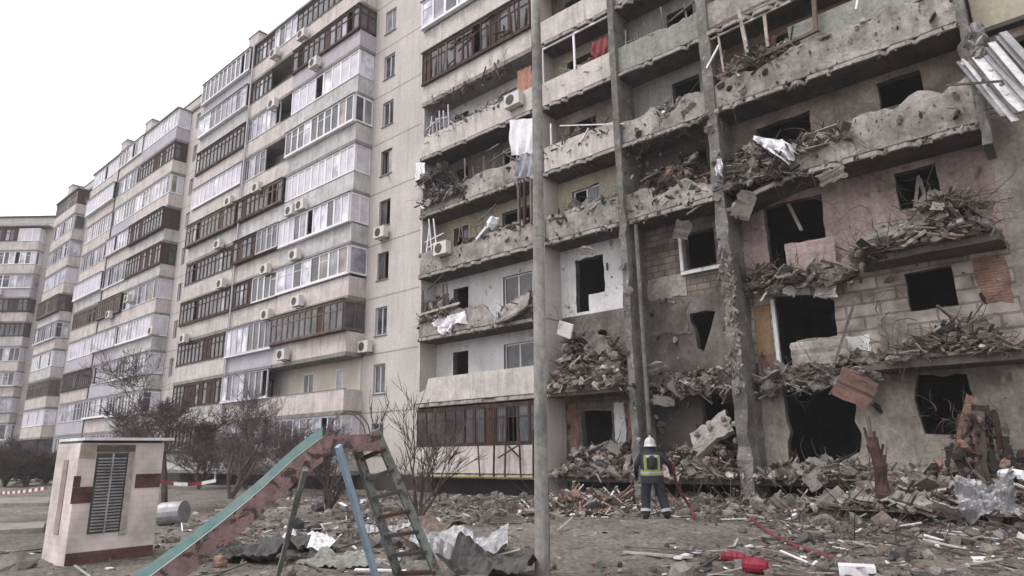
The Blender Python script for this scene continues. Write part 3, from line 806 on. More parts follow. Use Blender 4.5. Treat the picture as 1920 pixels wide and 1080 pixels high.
# R3
dbal(*RR, 2, None, m_dampar, slab=jag([(-3.95, F - 0.25), (-0.95, F - 0.05), (-0.9, W - 0.003), (-3.9, W - 0.003)], 0.04, 0.3, rd))
dbal(*RR, 3, None, m_dampar, slab=jag([(-3.55, F + 0.1), (-0.95, F - 0.05), (-0.9, W - 0.003), (-4.1, W - 0.003)], 0.04, 0.3, rd))
dbal(*RR, 4, [(-5.6, 0.15), (-5.3, 0.7), (-4.9, 0.5), (-4.5, 0.95), (-4.0, .8), (-3.4, 1.15), (-2.6, 1.0), (-2.0, 1.3), (-1.5, 1.05), (-0.9, 1.3)], m_dampar, sides=(0, 1), sag=(-5.2, .5))
dbal(*RR, 5, [(RR[0], .8), (-6.6, .95), (-5.9, .8), (-4.9, 1.1), (-3.4, 1.1), (-3.0, .95), (-2.2, 1.12), (-1.6, .95), (RR[1], 1.1)], m_dampar)
for k in (6, 7, 8): dbal(*RR, k, full(*RR), m_dampar)
# narrow shelf left of the floor two and three slabs on bay R3
for k, xe in ((2, -4.0), (3, -4.2)):
    s = MB(); planpoly(s, jag([(-7.3, W - 0.45), (xe, W - 0.3), (xe, W - 0.003), (-7.3, W - 0.003)], 0.07, 0.2, rd), fz(k) - 0.19, fz(k) - 0.01, m_dam); s.build('broken_slab_edge', bld)
s = MB(); planpoly(s, jag([(-10.8, W - 0.25), (-7.7, W - 0.45), (-7.7, W - 0.003), (-10.8, W - 0.003)], 0.08, 0.2, rd), fz(2) - 0.19, fz(2) - 0.01, m_dam); s.build('broken_slab_edge', bld)
s = MB(); planpoly(s, [(-14.3, F + 0.1), (-0.9, F + 0.05), (-0.9, W - 0.003), (-14.3, W - 0.003)], 0.62, 0.83, m_dam); s.build('ground_floor_slab', bld)
# pinkish low wall hanging below the floor three window
s = MB(); s.plate((-5.35, W - 0.2, 6.98), 1.35, 0.85, 0.1, (0, radians(2), 0), m_wallp, rd, .025); s.build('sill_panel', bld)
s = MB(); s.plate((-5.45, W - 0.2, 4.18), 1.5, 0.75, 0.1, (0, radians(-1), 0), m_dampar, rd, .03); s.build('sill_panel', bld)

# windows still holding frames in the blasted end
for (x0, x1, k, fm) in [(-17.4, -15.85, 2, m_white), (-17.4, -15.85, 3, m_white), (-20.33, -19.41, 4, m_wood2), (-17.4, -15.85, 4, m_wood2), (-17.4, -15.85, 5, m_white), (-17.4, -15.85, 6, m_white)]:
    window(bld, None, x0 + 0.003, x1 - 0.003, fz(k) + 0.953, fz(k) + 2.147, W, fm, g_dark, 1, k > 3, rd, sill=False)
window(bld, None, -13.747, -12.503, fz(4) + 0.723, fz(4) + 2.117, W, m_white, g_dark, 1, True, rd, sill=False)
for q in ((-6.62, 3.95, -6.6, 5.9), (-9.4, 7.3, -9.4, 8.55)):
    s = MB(); s.box(q[0] - 0.05, q[0] + 0.05, W - 0.12, W - 0.01, q[1], q[3], m_wallw); s.build('door_frame', bld)
s = MB(); s.box(-9.45, -8.1, W - 0.12, W - 0.01, 7.17, 7.28, m_wallw)
s.build('window_sill', bld)

# right of the end pillar
wr = MB()
for k in range(1, 11):
    z = fz(k)
    hs2 = [(-0.1 + 0.0, 1.6, z + 1.35, z + 2.4), (4.0, 5.5, z + 1.0, z + 2.4), (8.5, 10, z + 1.0, z + 2.4)]
    if k in (2, 3): hs2 = hs2[1:]
    wall_strip(wr, -0.85, XR, z, z + (2.8 if k < 10 else 2.597), hs2, W, m_wall1 if k < 5 else m_wallb)
wr.box(-0.85, XR, W, W + 0.3, -0.3, 0.847, m_wall1)
wr.build('wall', bld)['label'] = 'soot stained wall right of the end pillar'
up = MB(); up.box(-0.62, 6.0, W - 0.3, W - 0.004, 12.02, 14.2, m_yellow); up.box(-0.62, 6.0, W - 0.31, W - 0.004, 11.9, 12.018, m_dark)  # dark strip along the lower edge paints the cladding's shadow line
up.build('upper_cladding', bld)
sw = MB(); sw.box(XR, XR + 0.3, W, DEPTH, -0.3, 28.65, m_panel); sw.build('side_wall', bld)

# ---- timber glazing skeleton of floor five
sk = MB()
def pb(a, b, w, M, Y=F + 0.04, Y2=None): sk.bar(P(*a, Y), P(*b, Y2 or Y), w, w, M)
pb((1318, 62), (1530, -42), 0.09, m_wood2); pb((1325, 78), (1530, -20), 0.06, m_lath)
pb((1345, 145), (1535, 55), 0.10, m_wood2); pb((1386, 20), (1402, 100), 0.11, m_lath); pb((1430, 0), (1440, 88), 0.09, m_lath)
pb((1345, 55), (1358, 140), 0.06, m_lath); pb((1325, 128), (1348, 85), 0.06, m_scrap, F - 0.1); pb((1525, -20), (1530, 60), 0.12, m_wood2)
pb((1358, 95), (1352, 140), 0.04, m_rust); pb((1610, -10), (1605, 18), 0.06, m_scrap)
sk.build('glazing_skeleton', bld)
sh2 = MB(); sh2.box(-5.0, -1.0, F + 0.25, F + 0.3, 13.2, 14.0, m_dargreen); sh2.build('inner_screen', bld)

# ================================================================ heaps of debris
def mound(mb, x0, x1, y0, y1, z0, h, M, seed=0, step=0.16):
    nx_, ny_ = max(3, int((x1 - x0) / step)), max(3, int((y1 - y0) / step))
    vs = []
    for j in range(ny_ + 1):
        for i in range(nx_ + 1):
            u, v = i / nx_, j / ny_
            x, y = x0 + (x1 - x0) * u, y0 + (y1 - y0) * v
            e = min(1, 5 * min(u, 1 - u)) * min(1, 2.6 * v)
            hh = h(u) if callable(h) else h
            vs.append((x + 0.05 * noise.noise(Vector((x * 5, y * 5, seed))), y, z0 + hh * e * (0.75 + 0.5 * noise.noise(Vector((x * 2.6, y * 2.6, seed)))) ))
    mb.add(vs, [(j * (nx_ + 1) + i, j * (nx_ + 1) + i + 1, (j + 1) * (nx_ + 1) + i + 1, (j + 1) * (nx_ + 1) + i) for j in range(ny_) for i in range(nx_)], M)
def twig(mb, p, L, r, M, rng, up=0.3, n=4):
    d = Vector((rng.gauss(0, 1), rng.gauss(0, .6), rng.gauss(up, .6))).normalized(); pts = [Vector(p)]
    for i in range(n):
        d = (d + Vector((rng.gauss(0, .35), rng.gauss(0, .35), rng.gauss(-.08, .35)))).normalized()
        pts.append(pts[-1] + d * L / n)
    mb.tube(pts, [r * (1 - 0.6 * i / n) for i in range(n + 1)], M, 4, False)
def heap(name, label, x0, x1, y0, y1, z0, h, n, rng, mix=(5, 3, 3), tones=None, size=0.3, core=m_chunk2, spill=0.0, corem=True):
    """mix = weights of lumps, boards, wires"""
    tones = tones or [m_chunk, m_chunk2, m_char, m_chunk2, m_dam, m_dam, m_lath, m_rust, m_wood2]
    mb = MB()
    hf = (lambda u: h(u)) if callable(h) else (lambda u: h)
    if corem: mound(mb, x0, x1, y0, y1, z0, (lambda u: 0.62 * hf(u)), core, rng.random() * 50)
    for i in range(int(n * HN)):
        u = rng.random(); x = x0 + (x1 - x0) * u; v = rng.random() ** 1.25; y = y0 + (y1 - y0) * v
        ee = min(1, 4 * u + .15, 4 * (1 - u) + .15) * min(1, 2.6 * v + .12)
        z = z0 + 0.03 + hf(u) * ee * (0.45 + 0.6 * rng.random())
        if rng.random() < spill: z -= rng.uniform(0.1, 0.5); y = y0 - 0.05
        kind = rng.choices('cbw', (mix[0] * 1.5, mix[1] * .8, mix[2] * .45))[0]; M = rng.choice(tones); s = size * (.16 + .84 * rng.random() ** 2.6)
        if kind == 'c' and rng.random() < .06: mb.plate((x, y, z), rng.uniform(.25, .7), rng.uniform(.2, .45), rng.uniform(.03, .09), (rng.uniform(-1.3, 1.3), rng.uniform(-.8, .8), rng.uniform(-.8, .8)), rng.choice([m_chunk, m_dampar, m_dam]), rng, .03)
        elif kind == 'c': mb.chunk((x, y, z), (s, s * rng.uniform(.6, 1), s * rng.uniform(.35, .8)), rng, M)
        elif kind == 'b':
            L = .15 + 1.0 * rng.random() ** 2
            mb.obox((x, y, z), (L, rng.uniform(.02, .09) * (1 + 2 * (rng.random() < .08)), rng.uniform(.012, .035)), (rng.uniform(-.8, .8), rng.uniform(-.9, .9), rng.uniform(-1.2, 1.2)), M)
        else: twig(mb, (x, y, z), rng.uniform(.3, 1.1), rng.uniform(.006, .016), rng.choice([m_rust, m_char, m_twig2, m_wood2]), rng)
    o = mb.build(name)
    return tag(o, label, 'debris', kind='stuff')
hr = random.Random(5)
HN = 2.6
heap('debris_heap', 'tall heap of broken panels, boards and wires choking the bay right of the grey pole', -14.2, -11.15, F - 0.35, W - 0.1, fz(2) - 0.1, lambda u: 2.1 - 0.9 * abs(u - 0.35) - 0.3 * u, 420, hr, (4, 4, 5), size=0.5)
heap('debris_heap', 'twisted wires and broken slab scraps piled on the uppermost of the two sheared slabs at right', -4.0, -1.1, F - 0.1, W - 0.1, fz(3), lambda u: 0.45 + 0.75 * u, 300, hr, (3, 2, 5), size=0.34)
heap('debris_heap', 'grey rubble and bent sheet piled on the lower of the two sheared slabs at right', -3.85, -1.0, F - 0.2, W - 0.1, fz(2), lambda u: 0.35 + 0.55 * math.exp(-((u - .65) / .25) ** 2), 260, hr, (4, 3, 4), size=0.3)
heap('debris_heap', 'crumbled edge of rubble along the broken floor beside the hanging red board', -7.3, -4.1, W - 0.42, W - 0.02, fz(2) - 0.12, 0.28, 150, hr, (4, 2, 4), size=0.22, spill=0.4)
heap('debris_heap', 'crumbled rubble along the broken ledge under the pink wall', -7.3, -4.3, W - 0.42, W - 0.02, fz(3) - 0.12, 0.22, 130, hr, (4, 2, 4), size=0.2, spill=0.35)
heap('debris_heap', 'jagged rubble fringe on the ledge just left of the thick pitted pillar', -10.7, -7.7, W - 0.45, W - 0.02, fz(2) - 0.15, 0.4, 170, hr, (5, 2, 4), size=0.26, spill=0.4)
heap('debris_heap', 'charred tangle in the torn balcony hole beside the white blanket', -7.25, -5.3, F - 0.2, W - 0.15, fz(4) - 0.1, lambda u: 1.5 - 0.5 * u, 300, hr, (3, 4, 6), tones=[m_char, m_char, m_dam, m_rust, m_chunk2], size=0.36, core=m_char)
heap('debris_heap', 'splinters and wires along the parapet right of the white blanket', -5.3, -3.6, F - 0.05, F + 0.4, fz(4) + 0.5, lambda u: 0.75 - 0.5 * u, 110, hr, (2, 2, 5), size=0.18, corem=False)
heap('debris_heap', 'rusty clutter heaped behind the cracked parapet between the two middle pillars', -10.7, -7.75, F + 0.2, W - 0.1, fz(4) + 0.1, lambda u: 1.5, 260, hr, (4, 3, 5), tones=[m_rust, m_chunk2, m_char, m_wood, m_dam, m_brick], size=0.4, core=m_wood)
heap('debris_heap', 'pale plaster rubble banked over the parapet between the two upper middle pillars', -10.7, -7.75, F + 0.2, W - 0.1, fz(5) + 0.2, lambda u: 0.9, 150, hr, (5, 2, 2), tones=[m_chunk, m_dampar, m_dam, m_scrap], size=0.3, core=m_dampar)
heap('debris_heap', 'smashed frames and plaster on the balcony above the white hanging cloth', -20.9, -15.6, F + 0.05, F + 0.7, fz(6) + 0.75, lambda u: 0.35 + 0.35 * u, 200, hr, (3, 5, 4), tones=[m_lath, m_scrap, m_chunk, m_wood2, m_dam], size=0.3)
heap('debris_heap', 'dark bent frames on the torn corner of the balcony above the wall mounted fan unit', -21.3, -18.6, F - 0.15, F + 0.6, fz(5) + 0.3, lambda u: 1.3 - 0.7 * u, 230, hr, (2, 4, 6), tones=[m_dark, m_char, m_dam, m_scrap, m_chunk], size=0.3, core=m_dark)
heap('debris_heap', 'planks and brown scraps on the balcony with the wooden window frames', -18.9, -15.0, F + 0.1, F + 0.7, fz(4) + 0.75, 0.45, 120, hr, (3, 4, 3), tones=[m_wood2, m_dam, m_lath, m_chunk, m_rust], size=0.3)
heap('debris_heap', 'smashed furniture behind the left rail of the balcony with the draped white cloth', -21.2, -19.5, F - 0.05, F + 0.6, fz(3) + 0.6, 0.9, 130, hr, (3, 4, 4), tones=[m_dark, m_wood, m_dam, m_chunk, m_brick], size=0.3, core=m_dam)
heap('debris_heap', 'collapsed edge debris at the right end of the balcony with the draped white cloth', -16.6, -14.7, F - 0.1, F + 0.6, fz(3) + 0.05, 0.7, 150, hr, (5, 3, 4), tones=[m_dam, m_chunk, m_dark], size=0.32)
heap('debris_heap', 'broken wooden bars and rubbish behind the parapet under the white bare glazing frame', -14.1, -11.3, F + 0.2, W - 0.2, fz(5) + 0.5, 0.9, 130, hr, (2, 5, 3), tones=[m_wood, m_dark, m_lath, m_dam, m_char], size=0.3, core=m_char)
heap('debris_heap', 'brown and yellow clutter inside the bare white glazing frame', -14.1, -11.3, F + 0.3, W - 0.1, fz(6) + 0.4, 1.0, 120, hr, (4, 4, 2), tones=[m_wood, m_orange, m_yellow, m_wood2, m_cream], size=0.45, core=m_wood)
heap('debris_heap', 'loose plaster crumbs lying along the ragged parapet beside the pale yellow wall', -14.2, -11.2, F + 0.1, F + 0.6, fz(4) + 0.8, 0.25, 110, hr, (4, 1, 3), size=0.18, corem=False)
heap('debris_heap', 'brown splintered lathing below the timber glazing skeleton', -7.2, -4.7, F + 0.05, F + 0.6, fz(5) + 0.95, 0.55, 260, hr, (3, 4, 4), tones=[m_rust, m_brick, m_wood2, m_lath, m_dam, m_wood], size=0.22, core=m_wood)
heap('debris_heap', 'crumbled brick and plaster bank at the foot of the brick bay right of the grey pole', -14.2, -11.2, F - 0.2, W - 0.02, 0.8, lambda u: 0.75 + 0.35 * u, 260, hr, (6, 2, 3), tones=[m_chunk, m_chunk2, m_brick, m_dam, m_lath, m_char, m_dam], size=0.34)
heap('debris_heap', 'heap of pinkish rubble under the leaning slab between the middle pillars', -10.6, -7.75, F - 0.2, W - 0.02, 0.8, lambda u: 0.5 + 0.6 * u, 220, hr, (5, 3, 4), tones=[m_chunk, m_dam, m_chunk2, m_chunk2, m_wallp, m_char], size=0.34)
heap('debris_heap', 'long bank of rubble spilling out of the black doorway onto the ground floor ledge', -7.2, -4.2, F - 0.3, W - 0.0, 0.8, lambda u: 0.25 + 0.15 * u, 240, hr, (6, 3, 4), size=0.3)
heap('debris_heap', 'long bank of rubble along the wall foot under the red ruined shaft', -4.2, 2.0, F - 0.6, W - 0.0, 0.72, lambda u: 0.4, 380, hr, (6, 3, 3), size=0.32)
# ---- single pieces hanging on the facade
def piece(name, label, cat, build, group=None):
    mb = MB(); build(mb); o = mb.build(name); return tag(o, label, cat, group)
piece('hanging_board', 'dull red board dangling by one corner beneath the broken ledge', 'board', lambda m: (m.plate(P(1603, 728, F + 0.3), .92, .78, 0.05, (0.15, radians(32), 0.1), m_door, random.Random(15), .025), m.obox(P(1603, 728, F + 0.26) , (0.9, 0.02, 0.05), (0.15, radians(32), 0.1), m_rust)))
piece('concrete_chunk', 'pale broken concrete lump wedged under the ledge beside the thick pitted pillar', 'concrete chunk', lambda m: m.chunk(P(1445, 728, W - 0.3), (0.75, 0.5, 0.5), random.Random(3), m_chunk))
piece('concrete_debris', 'large grey slab leaning across the dark ground floor room left of the thick pillar', 'slab', lambda m: (m.plate(P(1335, 812, F + 0.4), 1.35, 0.85, 0.16, (-0.7, radians(-34), 0.2), m_dampar, random.Random(4), .1), [m.chunk(Vector(P(1335, 815, F + 0.3)) + Vector((hr.gauss(0, .45), 0, hr.gauss(0, .25))), (.22, .15, .15), hr, m_chunk) for _ in range(14)]))
piece('concrete_debris', 'grey dangling slab in front of the upper right corner of the doorway above the red board', 'slab', lambda m: m.plate(P(1548, 540, W - 0.35), 0.6, 0.55, 0.12, (0, radians(8), 0), m_dampar, random.Random(9)))
piece('concrete_debris', 'long pale slab tilted on the upper sheared slab among twisted wires', 'slab', lambda m: m.plate((P(1590, 470, F + 0.2) + P(1800, 385, F + 0.1)) / 2, 2.2, .5, .1, (-.5, radians(-13), 0), m_chunk, random.Random(12), .06))
piece('concrete_debris', 'flat beige panel standing on edge in the tall debris heap right of the grey pole', 'slab', lambda m: m.plate(P(1118, 640, F - 0.45), 0.5, 0.8, 0.08, (0.2, radians(-35), 0.1), m_chunk, random.Random(2), .04))
piece('plasterboard', 'small white panel tilted on top of the tall debris heap right of the grey pole', 'panel', lambda m: m.obox(P(1060, 618, F - 0.35), (0.6, 0.05, 0.5), (0.2, radians(24), 0), m_wallw, 0.1, random.Random(6)))
def blanket(m, pts_px, Y, M, th=0.03, bulge=0.08):
    # a hanging or draped cloth: grid between four corner pixels at depth Y, real folds and thickness
    a, b, c, d = [P(*q, Y) for q in pts_px]; n = 10
    for side, off in ((0, 0.0), (1, th)):
        vs = []
        for j in range(n + 1):
            for i in range(n + 1):
                u, v = i / n, j / n
                p = (a * (1 - u) + b * u) * (1 - v) + (d * (1 - u) + c * u) * v
                p = p + Vector((0.03 * sin(v * 9 + u * 4), -bulge * sin(u * 14 + v * 3) * (0.3 + v) - off, 0.05 * sin(u * 11) * v))
                vs.append(p)
        m.add(vs, [(j * (n + 1) + i, j * (n + 1) + i + 1, (j + 1) * (n + 1) + i + 1, (j + 1) * (n + 1) + i) for j in range(n) for i in range(n)], M)
piece('white_blanket', 'crumpled white blanket slung across the charred balcony hole', 'blanket', lambda m: (blanket(m, ((1420, 262), (1470, 262), (1497, 285), (1478, 310)), F - 0.25, m_cloth, bulge=0.15), blanket(m, ((1412, 255), (1475, 268), (1470, 290), (1420, 270)), F - 0.27, m_cloth, bulge=0.1)))
piece('white_rag', 'small white rag against the pillar left of the charred balcony hole', 'rag', lambda m: blanket(m, ((1345, 300), (1356, 297), (1353, 328), (1343, 330)), F - 0.2, m_cloth))

piece('hanging_cloth', 'white cloth hung over the parapet just left of the grey pole', 'cloth', lambda m: (blanket(m, ((956, 226), (1001, 222), (1000, 288), (960, 292)), F - 0.06, m_cloth), blanket(m, ((975, 290), (1000, 286), (1001, 335), (966, 330)), F - 0.05, m_bluegrey)))
piece('hanging_cloth', 'white ragged cloth draped over the low balcony parapet left of the grey pole', 'cloth', lambda m: (blanket(m, ((812, 600), (874, 583), (876, 605), (815, 615)), F - 0.06, m_cloth), blanket(m, ((820, 612), (850, 606), (845, 622), (828, 628)), F - 0.07, m_cloth)))
piece('hanging_cloth', 'narrow white sheet at the left corner of the torn balcony', 'cloth', lambda m: blanket(m, ((780, 306), (798, 305), (796, 352), (781, 356)), F - 0.1, m_cloth, bulge=0.03))
piece('white_bag', 'bright white bundle propped on the parapet above the wall mounted fan unit', 'bundle', lambda m: (m.chunk(P(923, 418, F + 0.1), (0.6, 0.4, 0.5), random.Random(1), m_cloth), m.obox(P(905, 438, F), (0.7, 0.2, 0.1), (0, radians(-35), 0), m_cloth)))
piece('orange_curtain', 'faded orange curtain at the right end of the balcony above the white hanging cloth', 'curtain', lambda m: blanket(m, ((970, 135), (998, 122), (1000, 195), (975, 200)), F + 0.3, mat('orange_fabric', (0.42, 0.24, 0.18), (0.32, 0.18, 0.13)), bulge=0.05))
piece('red_cloth', 'red cloth behind the bare white glazing frame', 'cloth', lambda m: blanket(m, ((1110, 82), (1140, 68), (1138, 108), (1112, 115)), F + 0.4, mat('red_fabric', (0.32, 0.08, 0.08), (0.24, 0.06, 0.06))))
piece('fallen_parapet', 'broken parapet slab tipped outward at the right of the draped white cloth', 'parapet slab', lambda m: m.plate(P(965, 578, F - 0.15), 1.6, 0.8, 0.1, (-0.5, radians(-17), 0), m_dampar, random.Random(8), .06))
piece('wooden_posts', 'pair of brown posts bound between two balconies beside the grey pole', 'posts', lambda m: [m.bar(P(a, 335, F - 0.05), P(a + d, 420, F - 0.05), .12, .08, M) for a, d, M in ((972, 2, m_dam), (984, 0, m_wood), (996, 1, m_dam))])
piece('hanging_beam', 'pale beam dangling inside the black window of the pink wall', 'beam', lambda m: m.bar(P(1478, 382, W + 0.1), P(1503, 432, W - 0.1), .09, .05, m_lath))
piece('hanging_beam', 'broken pale lath under the slab between the two middle pillars', 'beam', lambda m: m.bar(P(1288, 402, F + 0.2), P(1318, 382, F + 0.1), .06, .04, m_lath))
piece('hanging_beam', 'leaning white splinter in the small black window above the pink plaster', 'beam', lambda m: (m.bar(P(1715, 395, W - 0.1), P(1722, 330, W + 0.1), .07, .05, m_lath), m.bar(P(1745, 400, W - 0.1), P(1724, 335, W + 0.1), .08, .05, m_dargreen)))
piece('hanging_beam', 'long dark beam leaning from the lower ledge up to the dangling grey slab', 'beam', lambda m: m.bar(P(1562, 690, W - 0.5), P(1604, 560, W - 0.3), .09, .07, m_dam))
piece('hanging_beam', 'thin pale rail sagging across the balcony with the draped white cloth', 'beam', lambda m: m.bar(P(782, 592, F - 0.1), P(862, 568, F - 0.1), .05, .1, m_lath))
piece('hanging_beam', 'white strip laid across the parapet under the bare white glazing frame', 'beam', lambda m: (m.bar(P(1050, 236, F + .05), P(1170, 232, F), .05, .04, m_scrap), m.bar(P(1092, 262, F + .05), P(1104, 240, F), .06, .04, m_scrap), m.bar(P(1033, 232, F + .1), P(1034, 272, F + .1), .07, .05, m_scrap)))
def wingpanel(m):
    a, b = Vector(P(1822, 105, F - 0.1)), Vector(P(1915, 218, F - 0.55)); r = random.Random(31)
    u_ = (b - a).normalized(); sd_ = Vector((0.78, -0.1, 0.55)); sd_ = (sd_ - u_ * sd_.dot(u_)).normalized(); L = (b - a).length
    for i in range(11):
        o = -0.25 + 0.1 * i; l0, l1 = r.uniform(-.08, .12), L + r.uniform(-.25, .1)
        M = (m_metal, m_scrap, m_dam, m_scrap, m_scrap, m_metal, m_metal, m_scrap, m_dam, m_metal, m_metal)[i]
        m.bar(a + sd_ * o + u_ * l0 + Vector((0, r.uniform(-.06, .06), 0)), a + sd_ * (o + r.uniform(-.03, .03)) + u_ * l1 + Vector((0, r.uniform(-.08, .08), 0)), 0.17, 0.03, M, r.uniform(.3, .7))
    m.bar(P(1775, 160, F - 0.2), P(1880, 152, F - 0.65), 0.05, 0.05, m_dark)
    for i in range(14): m.chunk(a + u_ * r.uniform(0, L * .7) + sd_ * r.uniform(-.3, .1), (.2, .1, .12), r, r.choice([m_dam, m_metal, m_scrap]))
piece('torn_cladding', 'torn white and grey cladding strips hanging off the corner at the right edge', 'cladding', wingpanel)
piece('torn_cladding', 'grey crumpled insulation clinging to the end pillar above the white strips', 'cladding', lambda m: [m.chunk(P(1828 + hr.uniform(-18, 18), 80 + hr.uniform(-25, 25), F - 0.1), (.35, .2, .4), hr, hr.choice([m_dam, m_metal, m_pillar])) for _ in range(22)])
def shaft(m):
    r = random.Random(77)
    for i in range(26):
        t = r.random(); b0 = Vector((-2.75 + 1.3 * t, F - .75 + r.uniform(-.25, .2), 0.75)); ap = Vector((-2.0 + r.gauss(0, .18), F - .45 + r.uniform(-.15, .15), 1.5 + 1.25 * r.random()))
        m.plate((b0 + ap) / 2, r.uniform(.08, .26), (ap - b0).length, .04, (r.uniform(-.2, .2), math.atan2(ap.x - b0.x, ap.z - b0.z), r.uniform(-.5, .5)), r.choice([m_wood, m_char, m_rust, m_door, m_char]), r, .03)
    for i in range(150):
        t = r.random() ** 1.6; c = Vector((-2.15 + .25 * t + r.gauss(0, .38) * (1 - .75 * t), F - 0.65 + r.uniform(-.25, .25), 0.75 + 1.5 * t)); q = .06 + .2 * r.random() ** 2
        m.chunk(c, (q, q, q), r, r.choice([m_char, m_wood, m_rust, m_chunk2, m_char, m_brick]))
    for i in range(60): twig(m, (-2.2 + r.gauss(0, .35), F - .7, 0.9 + 1.6 * r.random()), .6, .009, m_rust, r)
tag((lambda mb: (shaft(mb), mb.build('burnt_stack'))[1])(MB()), 'red and black burnt stack of wreckage in front of the ground floor window at right', 'wreckage', kind='stuff')
# loose wires and laths dangling all over
dw = MB()
for (px, py, Y) in [(1350, 240, F - .1), (1500, 300, F - .1), (1600, 400, F), (1700, 350, W - .1), (1850, 380, F - .1), (1640, 560, W - .2), (1560, 700, F), (1480, 720, W), (1620, 640, F), (1240, 700, W - .3), (1300, 690, W - .3), (1380, 480, F - .1), (1080, 590, F - .2), (1160, 600, F - .2), (1210, 390, F), (1450, 130, F), (1250, 250, F), (1830, 200, F - .1), (1680, 620, F - .2), (1850, 620, F - .2)]:
    for i in range(9):
        q = P(px + hr.uniform(-45, 45), py + hr.uniform(-20, 25), Y)
        twig(dw, q, hr.uniform(.3, 1.3), hr.uniform(.006, .013), hr.choice([m_rust, m_char, m_twig2, m_dam]), hr, up=-.1, n=6)
tag(dw.build('loose_wires'), 'torn wires and reinforcing bars dangling all over the blasted facade', 'wires', kind='stuff')
u0 = P(845, 470, F - .2); air_unit(bld, None, (-19.75, F - 0.2, fz(4) + 0.55), hr)
air_unit(bld, None, (P(963, 190, F - .2).x, F - .2, P(963, 200, F - .2).z), hr)
# yellow gas pipe along the foot
gp = MB(); gp.tube([(-21.5, F - 0.1, 0.72), (-14.8, F - 0.1, 0.74)], 0.035, mat('yellow_pipe', (0.33, 0.3, 0.1), (0.22, 0.2, 0.09), grit=0.1)); gp.tube([(-3.5, F - 0.7, 0.62), (4, F - 0.7, 0.6)], 0.035, MATS['yellow_pipe'])
gp.build('gas_pipe', bld)

# smashed window frames still clinging to the balconies left of the pole
fr_ = random.Random(64)
def wreck_frame(label, x0, x1, k, z0, z1, M, n, Y=F + 0.03):
    m = MB()
    for i in range(n):
        x = x0 + (x1 - x0) * (i + fr_.uniform(-.2, .2)) / max(1, n - 1); h = fr_.uniform(.35, 1) * (z1 - z0)
        m.bar((x, Y, fz(k) + z0), (x + fr_.gauss(0, .09), Y + fr_.uniform(-.12, .1), fz(k) + z0 + h), .06, .05, M)
    for i in range(max(2, n // 2)):
        a = fr_.uniform(x0, x1 - .6); z = fz(k) + z0 + fr_.uniform(.1, (z1 - z0))
        m.bar((a, Y + .04, z), (a + fr_.uniform(.5, 1.5), Y - fr_.uniform(0, .25), z + fr_.gauss(0, .28)), .05, .04, M)
    tag(m.build('smashed_joinery'), label, 'window frame')
wreck_frame('smashed pale window frame at the left end of the balcony with the fallen orange curtain', -21.3, -19.6, 6, 1.0, 2.2, m_lil, 7)
wreck_frame('white splintered window frame at the left end of the balcony with fan unit', -21.3, -20.3, 4, 1.0, 2.5, m_white, 4)
wreck_frame('brown broken window frame standing beside the bright white bundle', -19.0, -17.2, 4, 1.0, 1.9, m_wood2, 6)
wreck_frame('grey snapped window frame leaning behind the parapet below the white hanging cloth', -18.6, -15.4, 5, 0.95, 2.0, m_dam, 7)
wreck_frame('dark buckled window frame over the balcony with the draped white cloth', -21.2, -19.6, 3, .9, 2.2, m_dark, 6)
# chips, flakes and dangling scraps over the blasted fronts
HOLES = [(-6.8, -4.6, .7, 3.5), (-3.5, -1.9, 1.7, 3.5), (-6.75, -4.8, 3.8, 6.1), (-3.3, -1.95, 4.9, 6.2), (-6.75, -4.8, 6.4, 8.95), (-3.1, -1.9, 7.7, 9), (-9.45, -8.1, 7.2, 8.7), (-9.4, -8.3, 4.4, 6.1), (-9.3, -7.8, 1, 3.4), (-13.9, -12.4, .9, 3.1), (-13.9, -12.4, 3.6, 5.9), (-13.9, -12.4, 6.4, 8.7)]
ch = MB()
for (x0, x1, z0, z1, Y, n) in [(RR[0], RR[1], 11.9, 13.1, F - .01, 260), (RR[0] + 2, RR[1], 9.1, 10.2, F - .01, 200), (R2[0], R2[1], 9.1, 13.1, F + .1, 180), (R1[0], R1[1], 9.1, 10.2, F + .08, 50),
                              (D0, D1, 9.2, 10.2, F - .01, 70), (D0, D1, 12.0, 13.0, F - .01, 110), (D0, D1, 6.4, 7.3, F - .01, 90), (RR[0], RR[1], .9, 9, W - .01, 380), (R2[0], R2[1], 1, 9, W - .01, 260), (R1[0], R1[1], .9, 9, W - .01, 150), (-7.7, -7.3, .5, 12, F - .1, 130), (-11.1, -10.8, .5, 9, F - .1, 60)]:
    for i in range(int(n * .6)):
        s_ = .02 + .2 * fr_.random() ** 5; p = (fr_.uniform(x0, x1), Y - s_ * .15, fr_.uniform(z0, z1))
        if Y > F + .5 and any(a < p[0] < b and c < p[2] < d for a, b, c, d in HOLES): continue
        ch.chunk(p, (s_ * fr_.uniform(.6, 1.8), s_ * .5, s_ * fr_.uniform(.6, 1.6)), fr_, fr_.choice([m_dampar, m_dam, m_chunk, m_chunk2, m_char, m_char, m_lip]))
tag(ch.build('clinging_plaster_chips'), 'loose plaster chips and scorched flakes clinging to the blasted fronts', 'plaster chips', kind='stuff')
e = MB()
for k, (x0, x1) in ((5, RR), (4, (-5.3, -.9)), (4, R2), (5, R2), (4, R1), (3, (D0, D1)), (5, (D0, D1))):
    for i in range(45):
        x = fr_.uniform(x0, x1); e.chunk((x, (F if x > -7.5 or x < -14 else F + .12) - .05, fz(k) - .12 + fr_.gauss(0, .05)), (.08 + .2 * fr_.random() ** 2, .06, .04 + .1 * fr_.random()), fr_, fr_.choice([m_lip, m_dam, m_sootshade_slab]))
tag(e.build('crumbled_edges'), 'crumbling concrete along the chipped slab edges of the blasted balconies', 'plaster chips', kind='stuff')

